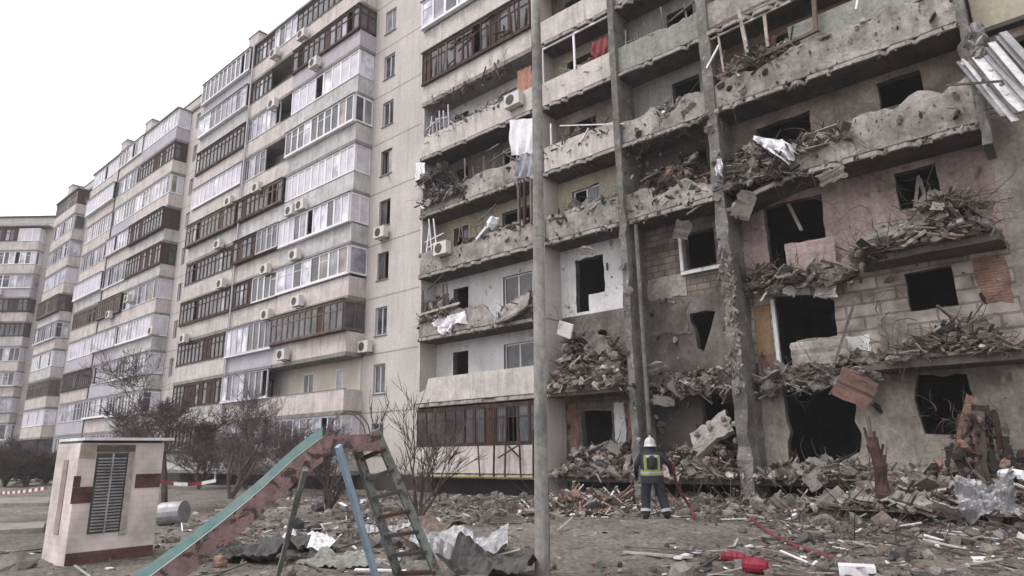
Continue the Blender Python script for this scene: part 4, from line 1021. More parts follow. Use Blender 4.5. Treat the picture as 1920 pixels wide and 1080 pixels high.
tag(heap('debris_heap', 'dark torn awning and twisted frames at the left corner above the narrow white sheet', -21.4, -19.7, F - 0.25, F + 0.5, fz(5) + 1.5, lambda u: .35, 90, fr_, (1, 6, 5), tones=[m_dark, m_char, m_dargreen, m_dam], size=0.25, corem=False))
tag(heap('debris_heap', 'hanging lathing and cable bundle under the balcony above the smashed pale frame', -20.9, -16.0, F - 0.05, F + 0.3, fz(7) - 0.35, lambda u: .25, 70, fr_, (1, 3, 6), tones=[m_dam, m_rust, m_lath], size=0.15, corem=False))
tag(heap('debris_heap', 'dark splinters bristling along the low parapet at the far right end', -2.6, -1.0, F - 0.1, F + 0.4, fz(3) + 0.7, lambda u: .5, 60, fr_, (2, 2, 6), tones=[m_rust, m_chunk2, m_dam, m_twig2], size=0.2, corem=False))
tag(heap('debris_heap', 'plaster lumps and reeds caught above the beam beside the thick pitted pillar', -7.2, -5.9, W - 0.5, W - 0.05, fz(3) + 0.0, lambda u: .5 * (1 - u), 90, fr_, (4, 2, 4), size=0.22, corem=False))

wreck_frame('reddish brown broken frames leaning out of the glazing at top left of the pole', -21.2, -15.0, 7, 1.05, 2.5, m_wood, 16, Y=F - .12)
wreck_frame('snapped brown laths leaning against the barred ground floor glazing', -17.5, -15.0, 1, -.1, 2.3, m_wood, 5, Y=F - .15)
wreck_frame('hanging splintered frame over the green grey parapet between the upper middle pillars', -10.6, -8.2, 6, .9, 2.0, m_dam, 5, Y=F + .2)

for px, py, Y, w_, h_, rt, M, sd, lab in [(1395, 385, F - .15, .55, .8, (.3, .5, .2), m_dam, 3, 'dark slab flap hanging under the sagging balcony corner beside the thick pillar'),
        (1560, 330, F - .1, .7, .35, (.6, -.3, .1), m_dampar, 5, 'broken parapet flake tipping out below the splinters right of the white blanket'),
        (1280, 430, F + .1, .5, .6, (.4, .4, .3), m_dam, 7, 'dark slab flap hanging below the cracked parapet between the middle pillars'),
        (1600, 480, W - .5, .45, .7, (.2, .5, .2), m_wallp, 9, 'torn pinkish panel hanging left of the upper sheared slab'),
        (1230, 690, W - .6, .6, .4, (.7, -.2, .2), m_dampar, 11, 'thin slab flake hanging off the fringe left of the thick pillar'),
        (1700, 668, F - .2, .5, .3, (.8, .1, .1), m_dam, 13, 'small slab flake tipping off the edge of the lower sheared slab'),
        (1100, 470, F, .5, .25, (.6, .2, .1), m_lip, 15, 'pale flake dangling from the slab edge above the white walled room')]:
    piece('concrete_debris', lab, 'slab', lambda m: m.plate(P(px, py, Y), w_, h_, .07, rt, M, random.Random(sd), .05))
# ================================================================ far block closing the yard
blk = thing('apartment_building', (-90.5, 17.5, 0), 'distant ten storey beige block end-on at the far left, turned towards the yard', 'apartment block')
TB = Matrix.Translation((-88.3, 19.2, 0)) @ Matrix.Rotation(radians(40.5), 4, 'Z')
rb = random.Random(12)
w = MB(TB)
w.box(-34, 0.3, 1.1, 12, -0.5, 29.5, m_panel); w.build('wall', blk)
w = MB(TB); w.box(-34.1, 0.4, 0.9, 12.1, 29.503, 29.65, m_dark); w.box(-34, 0.3, -0.1, 1.098, 28.0, 28.15, m_slab); w.build('roof', blk)
TB0 = TB; TB = Matrix.Translation((0, 0, -0.9)) @ TB
for bx0, bx1 in ((-5.6, -0.6), (-12.0, -6.6), (-18.5, -13.0)):
    for k in range(1, 11):
        balcony(blk, TB, bx0, bx1, k, [(1, rb.choice('GWGLPBBD'))] if rb.random() < .6 else [(1, rb.choice('GWB')), (1, rb.choice('GPO'))], rb, y0=0.0, y1=1.097, left=True, right=True)
for k in range(2, 10):
    if rb.random() < 0.6: air_unit(blk, TB, (-4.0, -0.3, fz(k) + 0.2), rb)

# ================================================================ tiled booth
def PX(px, py, X):
    d = ray(px, py); return CAM_POS + d * (X / d.x)
kx, ky0, ky1, kxb = -12.27, 3.59, 4.87, -13.41
kio = thing('tiled_booth', (kx - 0.5, 4.2, 0), 'small square pale tiled booth with louvred metal door and maroon bands at left', 'booth')
m = MB()
m.box(kxb, kx, ky0, ky1, -0.1, 1.86, m_tile); m.build('wall', kio)
m = MB(); m.box(kxb - 0.05, kx + 0.1, ky0 + 0.02, ky1 + 0.12, 1.90, 1.945, m_scrap); m.box(kxb, kx - 0.03, ky0 + 0.03, ky1 - 0.03, 1.863, 1.898, m_dark); m.build('roof', kio)
m = MB()
m.box(kx + 0.002, kx + 0.012, ky0 + 0.005, ky1 - 0.005, 0.02, 0.2, m_tilered); m.build('base_band', kio)
a, b_ = PX(137, 905, kx), PX(181, 942, kx)
m = MB(); m.box(kx + 0.002, kx + 0.010, a.y, b_.y, b_.z, a.z - 0.07, m_tilered); m.box(kx + 0.002, kx + 0.011, a.y, a.y + 0.1, a.z - 0.068, a.z + 0.1, m_tilered); m.build('tile_band', kio)
a, b_ = PX(255, 889, kx), PX(303, 913, kx)
m = MB(); m.box(kx + 0.002, kx + 0.010, a.y, ky1 - 0.003, b_.z, a.z, m_tilered); m.build('tile_band', kio)
a, b_ = PX(182, 850, kx), PX(240, 995, kx)
dy0, dy1, dz0, dz1 = a.y, PX(240, 850, kx).y, PX(200, 998, kx).z, a.z
m = MB(); m.box(kx + 0.003, kx + 0.02, dy0, dy1, dz0, dz1, m_dark); dr = None
dr = m.build('louvre_door', kio)
m = MB()
for i in range(24):
    z = dz0 + 0.04 + (dz1 - dz0 - 0.08) * i / 24
    m.obox((kx + 0.035, (dy0 + dy1) / 2, z), (0.035, dy1 - dy0 - 0.05, 0.012), (0, 0.6, 0), m_metal)
m.box(kx + 0.021, kx + 0.06, (dy0 + dy1) / 2 - 0.012, (dy0 + dy1) / 2 + 0.012, dz0, dz1, m_metal)
m.build('louvres', dr)
m = MB(); m.box(kx + 0.002, kx + 0.03, dy1 + 0.004, dy1 + 0.1, dz0 - 0.05, dz1 + 0.02, m_lath); m.box(kx + 0.002, kx + 0.025, dy0 - 0.01, dy1 + 0.1, dz1 + 0.022, dz1 + 0.13, m_wallg); m.build('door_surround', kio)
m = MB(); m.box(-12.95, -12.72, ky0 - 0.012, ky0 - 0.002, 0.45, 1.6, mat('maroon_grey', (0.30, 0.24, 0.25), (0.22, 0.18, 0.19))); m.build('side_slot', kio)
m = MB(); m.box(kx + 0.0015, kx + 0.006, ky0 + 0.01, dy0 - 0.02, 1.62, 1.85, m_wally); m.build('plaster_patch', kio)

# ================================================================ playground slide
sl_ = thing('playground_slide', (-6.6, 4.5, 0), 'old metal playground slide with turquoise chute, peeling pinkish side and blue strut', 'slide')
m_turq = mat('faded_turquoise', (0.17, 0.29, 0.28), (0.25, 0.31, 0.30), sc=2.5, rough=0.5, patch=(0.16, 0.12, 0.11), patch_sc=5, patch_t=0.68, grit=0.2, bump=0.1)
m_peel = mat('peeling_pink', (0.24, 0.15, 0.15), (0.15, 0.10, 0.098), sc=4, rough=0.75, patch=(0.045, 0.033, 0.031), patch_sc=6.5, patch_t=0.53, grit=0.4)
m_blue = mat('pale_blue_paint', (0.33, 0.45, 0.56), (0.26, 0.36, 0.46), sc=4, rough=0.5, patch=(0.2, 0.22, 0.24), patch_sc=9, patch_t=0.62, grit=0.15)
m_green = mat('faded_green_paint', (0.21, 0.235, 0.22), (0.14, 0.15, 0.14), sc=4, rough=0.7, patch=(0.07, 0.055, 0.05), patch_sc=8, patch_t=0.56)
top = Vector((-6.52, 4.29, 1.82)); end = Vector((-7.33, 2.89, 0.50)); ext = top + (end - top) * 1.28
sdir = (ext - top); hdir = Vector((sdir.x, sdir.y, 0)).normalized(); nrm = Vector((hdir.y, -hdir.x, 0))   # sideways
if nrm.dot(Vector((0.7, -0.5, 0))) < 0: nrm = -nrm
wid = 0.44
def rails(mb, off, z0, z1, th, M, curve=True):
    n = 14; vs = []
    for i in range(n + 1):
        t = i / n; p = top.lerp(ext, t)
        zc = -0.05 * sin(pi * t) + 0.045 * math.exp(-((t - .14) / .13) ** 2)
        if t > 0.85: zc += (t - 0.85) * 0.6
        for o in (off, off + th):
            for z in (z0, z1): vs.append(p - nrm * o + Vector((0, 0, z + zc)))
    fs = []
    for i in range(n):
        k = i * 4
        fs += [(k, k + 1, k + 5, k + 4), (k + 2, k + 6, k + 7, k + 3), (k + 1, k + 3, k + 7, k + 5), (k, k + 4, k + 6, k + 2)]
    fs += [(0, 2, 3, 1), (n * 4, n * 4 + 1, n * 4 + 3, n * 4 + 2)]
    mb.add(vs, fs, M)
m = MB(); rails(m, 0, -0.29, -0.01, 0.035, m_peel); m.build('side_board', sl_)
m = MB(); rails(m, wid, -0.10, 0.11, 0.035, m_turq); m.build('side_board', sl_)
m = MB(); rails(m, 0.037, -0.035, -0.01, wid - 0.04, m_turq); m.build('chute', sl_)
pt0 = top; pd = -hdir
m = MB()
for o in (0.0, wid + 0.01):
    a = pt0 - nrm * o; m.bar(a + Vector((0, 0, -0.09)), a + pd * 0.62 + Vector((0, 0, -0.07)), 0.05, 0.19, m_peel)
m.bar(pt0 - nrm * wid / 2 + Vector((0, 0, -0.11)), pt0 - nrm * wid / 2 + pd * 0.6 + Vector((0, 0, -0.09)), wid - 0.06, 0.04, m_wood2); m.build('platform', sl_)
lt = [pt0 + pd * 0.55 + Vector((0, 0, 0.0)), pt0 + pd * 0.55 - nrm * (wid + 0.02)]
lf = [Vector((-6.20, 5.90, 0)), Vector((-6.66, 5.60, 0))]
lf = [G(835, 1112), G(758, 1112)]
lt = [A(704, 806, 7.75), A(664, 826, 7.55)]
for a, b_ in zip(lt, lf):
    m = MB(); m.bar(a, b_, 0.05, 0.10, m_green); m.build('ladder_stringer', sl_)
for i in range(7):
    t = 0.12 + i * 0.125
    p, q = lt[0].lerp(lf[0], t), lt[1].lerp(lf[1], t)
    m = MB(); m.bar(p, q, 0.15, 0.035, m_dark if i % 3 else m_wood); m.build('step', sl_)
q0 = pt0 - nrm * wid + pd * 0.05 + Vector((0, 0, -0.15))
m = MB(); m.bar(A(634, 836, 7.3), G(714, 1115), 0.05, 0.075, m_blue); m.build('leg', sl_)
m = MB(); m.bar(A(572, 880, 7.0), G(512, 1115), 0.05, 0.05, m_green); m.build('leg', sl_)
for sgn, o in ((1, 0.0), (-1, wid)):
    m = MB(); a = pt0 - nrm * o; pts = []
    for i in range(13):
        t = i / 12; pts.append(a + pd * (0.02 + 0.5 * t) + Vector((0, 0, 0.33 * sin(pi * t) ** 0.5 - 0.05)))
    m.tube(pts, 0.008, m_twig2, 6); m.build('hand_hoop', sl_)

# ================================================================ street pole
pb_ = G(1017, 1086)
pole = thing('lamp_pole', pb_, 'tall grey concrete pole standing in front of the block, right of centre', 'pole')
m_pole = mat('pole_concrete', (0.30, 0.292, 0.28), (0.20, 0.195, 0.188), sc=2.2, streak=0.8, grit=0.4, patch=(0.38, 0.37, 0.355), patch_sc=2.5, patch_t=0.62, pock=0.5, bump=0.7)
ptop = Vector((pb_.x, pb_.y, 9.0)) + right * 0.13
m = MB(); n = 14
m.tube([pb_ + Vector((0, 0, -.2))] + [pb_.lerp(ptop, i / n) for i in range(n + 1)], [0.1] + [0.1 - 0.032 * i / n for i in range(n + 1)], m_pole, 14)
m.build('shaft', pole, smooth=True)
m = MB(); off = right * 0.095; m.bar(pb_ + off, pb_.lerp(ptop, 0.14) + off * 0.95, 0.03, 0.02, m_dark); m.bar(pb_.lerp(ptop, 0.14) + off * 0.95, pb_.lerp(ptop, 0.55) + off * 0.85, 0.012, 0.012, m_lil); m.build('cable_duct', pole)
m = MB(); m.tube([ptop, ptop + Vector((0, 0, .5)), ptop + Vector((.5, -.5, .9))], 0.03, m_metal, 8); m.build('arm', pole)
m = MB(); m.obox(ptop + Vector((.7, -.7, .95)), (.7, .25, .12), (0, 0, -pi / 4), m_metal); m.build('lamp_head', pole)

# ================================================================ bare trees and shrubs
def tree(name, base, h, seed, label, cat='tree', trunk_r=0.09, stems=1, spread=0.5, depth=5, M=m_twig, group=None, twig_r=0.008, first=0.3, kids=(2, 3), lean=(0, 0), snag=False):
    r = random.Random(seed); tr, cr = MB(), MB()
    root = thing(name, base, label, cat, group)
    def grow(p, d, L, rad, lev):
        pts = [p]; n = 3; rs = [rad]
        for i in range(n):
            d = (d + Vector((r.gauss(0, .13), r.gauss(0, .13), r.gauss(0.04, .08)))).normalized()
            pts.append(pts[-1] + d * L / n); rs.append(max(twig_r * 0.6, rad * (1 - 0.35 * (i + 1) / n)))
        (tr if lev == 0 else cr).tube(pts, rs, M, 7 if lev == 0 else (5 if lev < 3 else 3), False)
        if lev >= depth: return
        for k in range(r.randint(*kids) + (1 if lev > 1 else 0)):
            t = r.choice([1, 1, 2, 3, 3]); q = pts[t]
            nd = (d + Vector((r.gauss(0, spread), r.gauss(0, spread), r.gauss(0.12, spread * .5)))).normalized()
            grow(q, nd, L * r.uniform(.6, .85), max(twig_r, rs[t] * r.uniform(.5, .7)), lev + 1)
    for s in range(stems):
        a = r.uniform(0, 6.3); e = 0.25 * (stems > 1)
        grow(Vector(base) + Vector((cos(a), sin(a), 0)) * 0.1 * e, Vector((lean[0] + e * cos(a) * 1.6, lean[1] + e * sin(a) * 1.6, 1)).normalized(), h * first, trunk_r, 0)
    tr.build('trunk', root); cr.build('crown', root)
    return root
tree('bare_tree', G(308, 955) + Vector((0, 0, -.05)), 9.0, 3, 'bare tree with forked dark trunk rising behind the tiled booth', trunk_r=0.11, spread=0.75, depth=7, first=0.2, twig_r=.007)
tree('bare_tree', (-26, 13.0, 0), 6.5, 8, 'bare twiggy tree before the balconies between booth and slide', trunk_r=0.08, stems=3, spread=0.6, depth=6, M=m_twig2, first=0.26, twig_r=.006)
tree('bare_tree', G(785, 985) + Vector((0, 0, -.05)), 4.4, 15, 'slender many stemmed young tree right of the slide ladder', trunk_r=0.045, stems=4, spread=0.35, depth=4, first=0.28)
tree('bare_tree', G(612, 962) + Vector((0, 0, -.05)), 2.6, 22, 'low forked dark sapling seen under the slide', trunk_r=0.06, stems=3, spread=0.5, depth=4, first=0.22)
for i, (x, y, h, lab) in enumerate([(-24.5, 16.4, 4.2, 'pale bare shrub closest to the wall with the small stair windows'), (-28, 16.8, 4.6, 'pale bare shrub in front of the open cream balcony'), (-31.5, 16.5, 4.6, 'pale bare shrub left of the open cream balcony'), (-35.5, 16.0, 4.8, 'pale bare shrub below the light blue balcony windows')]):
    tree('bare_shrub', (x, y, 0), h, 40 + i, lab, 'shrub', trunk_r=0.04, stems=7, spread=0.6, depth=6, M=m_twig2, group='shrubs along the foot of the block', first=0.24, twig_r=.006)
for i, (px, py, h, lab) in enumerate([(8, 912, 6.5, 'dark dense bush cut off by the left edge'), (48, 912, 6.0, 'dark dense bush second from the left edge'), (85, 908, 5.0, 'dark bush touching the left side of the tiled booth')]):
    q = G(px, py); tree('bush', q, h * 0.8, 60 + i, lab, 'bush', trunk_r=0.07, stems=9, spread=0.75, depth=5, M=m_twig, group='dark bushes at the far left', twig_r=0.013, first=0.2, kids=(2, 4))
tree('bare_tree', (-40, 14.5, 0), 8, 33, 'bare reddish tree in front of the balconies left of the drainpipe', trunk_r=0.09, stems=2, spread=0.5, depth=6, M=m_twig2, first=0.24)
# splintered stumps on the rubble
def stump(name, label, base, h, seed):
    r = random.Random(seed); m = MB(); pts = []; rs = []
    for i in range(9):
        t = i / 8; pts.append(Vector(base) + Vector((0.06 * sin(3 * t) + r.gauss(0, .02), r.gauss(0, .02), h * t))); rs.append(0.16 * (1 - .35 * t) * r.uniform(.85, 1.15))
    m.tube(pts, rs, m_wood, 8)
    for k in range(9):
        a = k / 9 * 6.3; q = pts[5 + k % 4] + Vector((cos(a), sin(a), 0)) * 0.09
        m.bar(q, q + Vector((cos(a) * .08, sin(a) * .08, r.uniform(.15, .5))), .05, .03, r.choice([m_wood, m_rust, m_wood2]))
    return tag(m.build(name), label, 'stump')
sb = Vector((-3.9, 16.3, 0.1)); sb = G(1655, 965, 0.25)
stump('broken_stump', 'splintered brown tree stump standing between two beige panels', sb, 1.55, 4)

# ================================================================ loose things on the ground
def gpiece(name, label, cat, f, group=None):
    m = MB(); f(m); return tag(m.build(name), label, cat, group)
def onmound(px, py):
    q = G(px, py)
    for _ in range(6): q = G(px, py, gz(q.x, q.y))
    return q
gpiece('beige_panel', 'small upright beige panel to the left of the broken stump', 'panel', lambda m: m.obox(G(1625, 948, 0.3) + Vector((0, 0, .25)), (.3, .06, .42), (.15, 0, .2), m_tile))
gpiece('beige_panel', 'small upright beige panel to the right of the broken stump', 'panel', lambda m: m.obox(G(1678, 942, 0.3) + Vector((0, 0, .22)), (.32, .06, .46), (.1, 0.05, .15), m_tile))
def crumple(m, c, sx, sy, h, M, seed, rot=0.0, curl=0.0, tilt=0.0):
    n = 30; vs = []
    T_ = Matrix.Translation(c) @ Matrix.Rotation(rot, 4, 'Z') @ Matrix.Rotation(tilt, 4, 'X')
    for s in (0, 0.006):
        for j in range(n + 1):
            for i in range(n + 1):
                u, v = i / n - .5, j / n - .5
                z = h * noise.noise(Vector((u * 3 + seed, v * 3, seed))) + 0.35 * h * abs(noise.noise(Vector((u * 7, v * 7, seed)))) + 0.12 * h * noise.noise(Vector((u * 22, v * 12, seed))) + 0.015 * sin(u * 60) + curl * (u * 2) ** 2 * 0.5
                vs.append(T_ @ Vector((u * sx, v * sy, z - s + h * .4)))
    f = [(j * (n + 1) + i, j * (n + 1) + i + 1, (j + 1) * (n + 1) + i + 1, (j + 1) * (n + 1) + i) for j in range(n) for i in range(n)]
    k = (n + 1) ** 2
    m.add(vs, f + [tuple(a + k for a in q[::-1]) for q in f], M)
gpiece('metal_sheet', 'crumpled shiny grey metal sheet standing in the rubble at the far right', 'metal sheet', lambda m: crumple(m, G(1850, 980, 0.4) + Vector((0, 0, .25)), .8, 0.7, .45, m_metal, 3, .3, .35, .9))
gpiece('white_sack', 'white oblong bundle lying on the rubble by the right edge', 'bundle', lambda m: m.tube([G(1872, 888, 1.0), G(1895, 890, 1.0), G(1925, 893, 1.0)], [.09, .13, .1], m_cloth, 8))
for i, (px, py, sx, sy, h, rot, curl, tl, lab) in enumerate([
        (480, 1050, 1.5, .8, .25, .5, .3, .1, 'curled dark sheet of metal lying left below the slide'), (580, 1030, 1.2, .8, .2, -.4, .2, -.1, 'crumpled pale sheet lying behind the dark slide leg'),
        (640, 1062, 1.3, .7, .15, .2, .1, .1, 'flat greenish sheet at the foot of the blue strut'), (860, 1040, 1.6, 1.0, .25, .7, .5, .25, 'bent roofing sheet curling upward left of the grey pole'),
        (800, 1010, 1.5, 1.1, .2, -.2, .2, .2, 'brown buckled roofing sheet behind the ladder'), (930, 1075, 1.3, .8, .2, .3, .4, .3, 'dark bent sheet at the foot of the grey pole'),
        (720, 1000, 1.2, .6, .15, .9, .2, .1, 'small grey sheet lying under the ladder steps')]):
    gpiece('metal_sheet', lab, 'metal sheet', lambda m: crumple(m, onmound(px, py), sx, sy, h, (m_dark, m_scrap, m_dargreen, m_metal, m_wood2, m_dark, m_metal)[i], i * 3.1 + 1, rot, curl, tl))
def drum(m):
    c = G(322, 985) + Vector((0, 0, .28)); a = Vector((.5, .35, .05)).normalized()
    m.tube([c - a * .3, c - a * .29, c - a * .1, c, c + a * .1, c + a * .29, c + a * .3], [.26, .28, .27, .285, .27, .28, .26], m_metal, 16)
gpiece('metal_drum', 'grey dented metal drum lying beside the tiled booth', 'drum', drum)
m_red = mat('red_nylon', (0.27, 0.022, 0.042), (0.15, 0.014, 0.026), sc=3, rough=0.55, grit=0.2)
def bag(m, px0, px1, py, r):
    a, b_ = onmound(px0, py), onmound(px1, py + 4); n = 10; pts = []; rs = []
    for i in range(n + 1):
        t = i / n; pts.append(a.lerp(b_, t) + Vector((0, 0, r * .8))); rs.append(r * (0.55 + 0.5 * sin(pi * t) ** .35) * random.Random(i * 3 + int(px0)).uniform(.8, 1.1))
    m.tube(pts, rs, m_red, 12)
gpiece('red_hose_roll', 'longer flat red bag on the trodden earth, left one of the red pair', 'red bag', lambda m: bag(m, 1352, 1400, 1052, .085))
gpiece('red_hose_roll', 'rounder darker red bag lying at the right of its flat neighbour', 'red bag', lambda m: bag(m, 1395, 1440, 1072, .11))
m_hose = mat('red_hose', (0.2, 0.045, 0.055), (0.12, 0.03, 0.038), sc=3, rough=0.6)
def hose(pxs, r=0.035, lift=0.03): return [onmound(a, b_) + Vector((0, 0, lift)) for a, b_ in pxs]
def smoothp(pts, n=5):
    out = []
    for i in range(len(pts) - 1):
        p0, p1, p2, p3 = pts[max(i - 1, 0)], pts[i], pts[i + 1], pts[min(i + 2, len(pts) - 1)]
        for k in range(n):
            t = k / n; out.append(0.5 * ((2 * p1) + (p2 - p0) * t + (2 * p0 - 5 * p1 + 4 * p2 - p3) * t * t + (3 * p1 - p0 - 3 * p2 + p3) * t ** 3))
    return out + [pts[-1]]
gpiece('fire_hose', 'dark red fire hose snaking over the earth towards the lower right corner', 'fire hose', lambda m: m.tube(smoothp(hose([(1405, 972), (1440, 1000), (1480, 1022), (1530, 1040), (1585, 1060), (1640, 1072)])), .033, m_hose, 8))
def hose2(m):
    h0 = G(1262, 975)
    m.tube(smoothp([A(1262, 868, 14.9), A(1268, 905, 15.0), A(1284, 935, 15.2), A(1298, 958, 15.1), onmound(1302, 975)]), .035, m_hose, 8)
gpiece('fire_hose', 'red fire hose hanging from the firefighter down to the ground', 'fire hose', hose2)
gpiece('white_box', 'white and red striped box cut by the bottom edge at lower right', 'box', lambda m: (m.obox(onmound(1608, 1078) + Vector((0, 0, .06)), (.42, .25, .12), (0, 0, .3), m_scrap), m.obox(onmound(1632, 1080) + Vector((0, 0, .065)), (.07, .26, .135), (0, 0, .3), m_red)))
# barrier tape
def tape(name, label, pts, wdt=0.14):
    m = MB(); L = 0; seg = 0
    for a, b_ in zip(pts[:-1], pts[1:]):
        d = b_ - a; n = max(1, int(d.length / 0.35))
        for i in range(n):
            p, q = a.lerp(b_, i / n), a.lerp(b_, (i + 1) / n)
            sag = lambda t: Vector((0, 0, -0.1 * sin(pi * t)))
            p = p + sag(i / n); q = q + sag((i + 1) / n)
            M = m_scrap if seg % 2 else m_red; seg += 1; hz = Vector((0, 0, wdt / 2)); th = Vector((0.003, -0.003, 0))
            m.add([p - hz, q - hz, q + hz, p + hz, p - hz + th, q - hz + th, q + hz + th, p + hz + th], [(0, 1, 2, 3), (7, 6, 5, 4), (0, 4, 5, 1), (3, 2, 6, 7)], M)
    return tag(m.build(name), label, 'barrier tape')
tape('barrier_tape', 'red and white barrier tape stretched low across the yard left of the booth', [A(-40, 922, 30), A(88, 915, 24)], .11)
tape('barrier_tape', 'red and white barrier tape stretched between booth and slide', [A(300, 903, 20), A(405, 901, 20)], .10)
# low maroon skirt wall on the front of the block seen behind the tape
lw = MB(); lw.box(-38.8, -26.8, F - 0.016, F - 0.003, 0.86, 1.8, PARS[1]); lw.build('parapet_cladding', bld)
# paved strips at left
for i, (a, b_, c, d, lab) in enumerate([((-60, 938), (95, 936), (90, 948), (-60, 950), 'narrow pale kerbed path across the yard at far left, farther one'), ((-60, 992), (84, 986), (80, 998), (-60, 1006), 'narrow pale kerbed path nearer the booth')]):
    m = MB(); P4 = [G(*q) for q in (d, c, b_, a)]
    n = len(P4); m.add([p + Vector((0, 0, -.02)) for p in P4] + [p + Vector((0, 0, .10)) for p in P4], [(3, 2, 1, 0), (4, 5, 6, 7)] + [(k, (k + 1) % 4, (k + 1) % 4 + 4, k + 4) for k in range(4)], m_slab)
    tag(m.build('kerb'), lab, kind='structure')
gpiece('concrete_chunk', 'weathered pale concrete block in the lower left corner', 'concrete chunk', lambda m: m.chunk(G(20, 1070) + Vector((0, 0, .05)), (.7, .5, .35), random.Random(5), m_chunk))
# ---- rubble field
rr = random.Random(99)
def dens(x, y):
    d = 0.16
    d += 1.5 * sm(-14.5, -12.5, x) * sm(13.3, 15.5, y)
    d += 1.0 * sm(-6.4, -4.0, x) * sm(6.5, 9.5, y)
    d += 0.7 * (1 - sm(-9.5, -7.5, x)) * sm(-19, -14, x) * sm(5.0, 8, y)
    d += 0.3 * sm(-24, -18, x) * (1 - sm(-15, -12, x)) * sm(10, 14, y)
    if -11 < x < -5 and 8.8 < y < 13.4: d *= 0.22
    return d
def scatter(name, label, n, kindf, ymax=18.9):
    m = MB(); c = 0
    while c < n:
        y = rr.uniform(3.2, ymax); x = rr.uniform(-26, 3.0)
        if x < -0.1 * y + 4 and x < -0.9 * y - 6 - 6: continue
        if kxb - .1 < x < kx + .1 and ky0 - .1 < y < ky1 + .1: continue
        if rr.random() * 2.2 > dens(x, y): continue
        if y > F - 0.1 and x < -14.5: continue
        kindf(m, x, y, gz(x, y), dens(x, y)); c += 1
    return tag(m.build(name), label, 'rubble', kind='stuff')
def k_chunk(m, x, y, z, d):
    s = rr.uniform(.025, .11) * (1 + 3.5 * (rr.random() ** 7)) * (1 + .35 * sm(13, 16, y))
    m.chunk((x, y, z + s * .15), (s, s * rr.uniform(.6, 1), s * rr.uniform(.4, .8)), rr, rr.choices([m_chunk, m_chunk2, m_dam, m_brick, m_scrap, m_dark], [3, 5, 6, .8, .35, 2.5])[0])
def k_lath(m, x, y, z, d):
    L = rr.uniform(.15, .8) * (1 if rr.random() < .85 else 2)
    m.obox((x, y, z + .02 + rr.random() * .04), (L, rr.uniform(.01, .045) * (1 if rr.random() < .9 else 3), rr.uniform(.01, .025)), (rr.uniform(-.3, .3), rr.uniform(-.18, .18) * (1 + d * .6), rr.choice([0, 0, 1.57]) + rr.gauss(0, .5)), rr.choices([m_lath, m_wood2, m_scrap, m_rust, m_dark, m_metal], [2.4, 5, 1.0, 3, 3.5, 1])[0])
def k_scrap(m, x, y, z, d):
    s = rr.uniform(.03, .14)
    m.obox((x, y, z + .015), (s, s * rr.uniform(.3, 1), rr.uniform(.004, .02)), (rr.gauss(0, .25), rr.gauss(0, .25), rr.uniform(0, 6)), rr.choices([m_scrap, m_chunk, m_lath, m_dark, m_metal, m_tile], [1.6, 3, 1.4, 3, 1.4, .6])[0])
scatter('rubble', 'broken concrete and brick lumps strewn over the yard', 5200, k_chunk)
scatter('splintered_wood', 'splintered boards and laths scattered over the rubble', 1700, k_lath)
scatter('paper_and_plaster_scraps', 'pale scraps of plaster, paper and tile littering the ground', 2600, k_scrap)
m = MB()
for i in range(420):
    y = rr.uniform(12.5, 18.4); x = rr.uniform(-14, 1.5)
    if rr.random() > dens(x, y): continue
    twig(m, (x, y, gz(x, y) + .05), rr.uniform(.3, 1.1), rr.uniform(.006, .013), rr.choice([m_rust, m_twig, m_twig2, m_char]), rr)
tag(m.build('wire_and_twigs'), 'rusty wire and torn twigs sticking out of the rubble', 'wires', kind='stuff')
heap('debris_heap', 'brown splintered pile of laths left of the firefighter', -11.8, -9.2, 13.7, 16.0, 0.02, 0.38, 360, rr, (2, 6, 2), tones=[m_lath, m_wood2, m_rust, m_chunk2, m_scrap, m_brick], size=0.26, core=m_chunk2)
heap('debris_heap', 'low bank of dark rubble in front of the ground floor between stump and right edge', -5.0, 1.0, 15.2, 17.6, 0.35, 0.35, 420, rr, (5, 3, 3), size=0.28)
heap('debris_heap', 'grey ash and rubble bank at the foot of the thick pitted pillar', -8.6, -5.6, 15.8, 17.8, 0.1, 0.2, 200, rr, (5, 3, 2), size=0.26, core=m_dam)
for i, (a, b_, w_, M, lab) in enumerate([((1170, 1040), (1300, 1052), .07, m_lath, 'long pale lath lying on the trodden earth'), ((1270, 1052), (1310, 1040), .12, m_scrap, 'short white board at the end of the long lath'), ((1400, 968), (1550, 1000), .08, m_lath, 'pale board lying beside the start of the dark red hose'),
        ((1130, 945), (1195, 980), .07, m_lath, 'pale lath leaning on the brown pile left of the firefighter'), ((1045, 1000), (1075, 975), .035, m_lath, 'white lath stuck up just right of the grey pole'), ((1700, 930), (1745, 962), .1, m_scrap, 'white board tilted right of the beige panels'),
        ((1690, 905), (1760, 868), .1, m_lath, 'beige plank leaning upward behind the beige panels'), ((1730, 985), (1830, 1010), .07, m_lath, 'long beige plank lying below the crumpled metal sheet')]):
    a3, b3 = onmound(*a), onmound(*b_)
    if i in (3, 4, 5, 6): dep = (14.2, 12.5, 15, 16)[i - 3]; a3, b3 = A(*a, dep), A(*b_, dep + .2)
    gpiece('loose_board', lab, 'board', lambda m: m.bar(a3 + Vector((0, 0, .04)), b3 + Vector((0, 0, .05)), w_, .03, M))

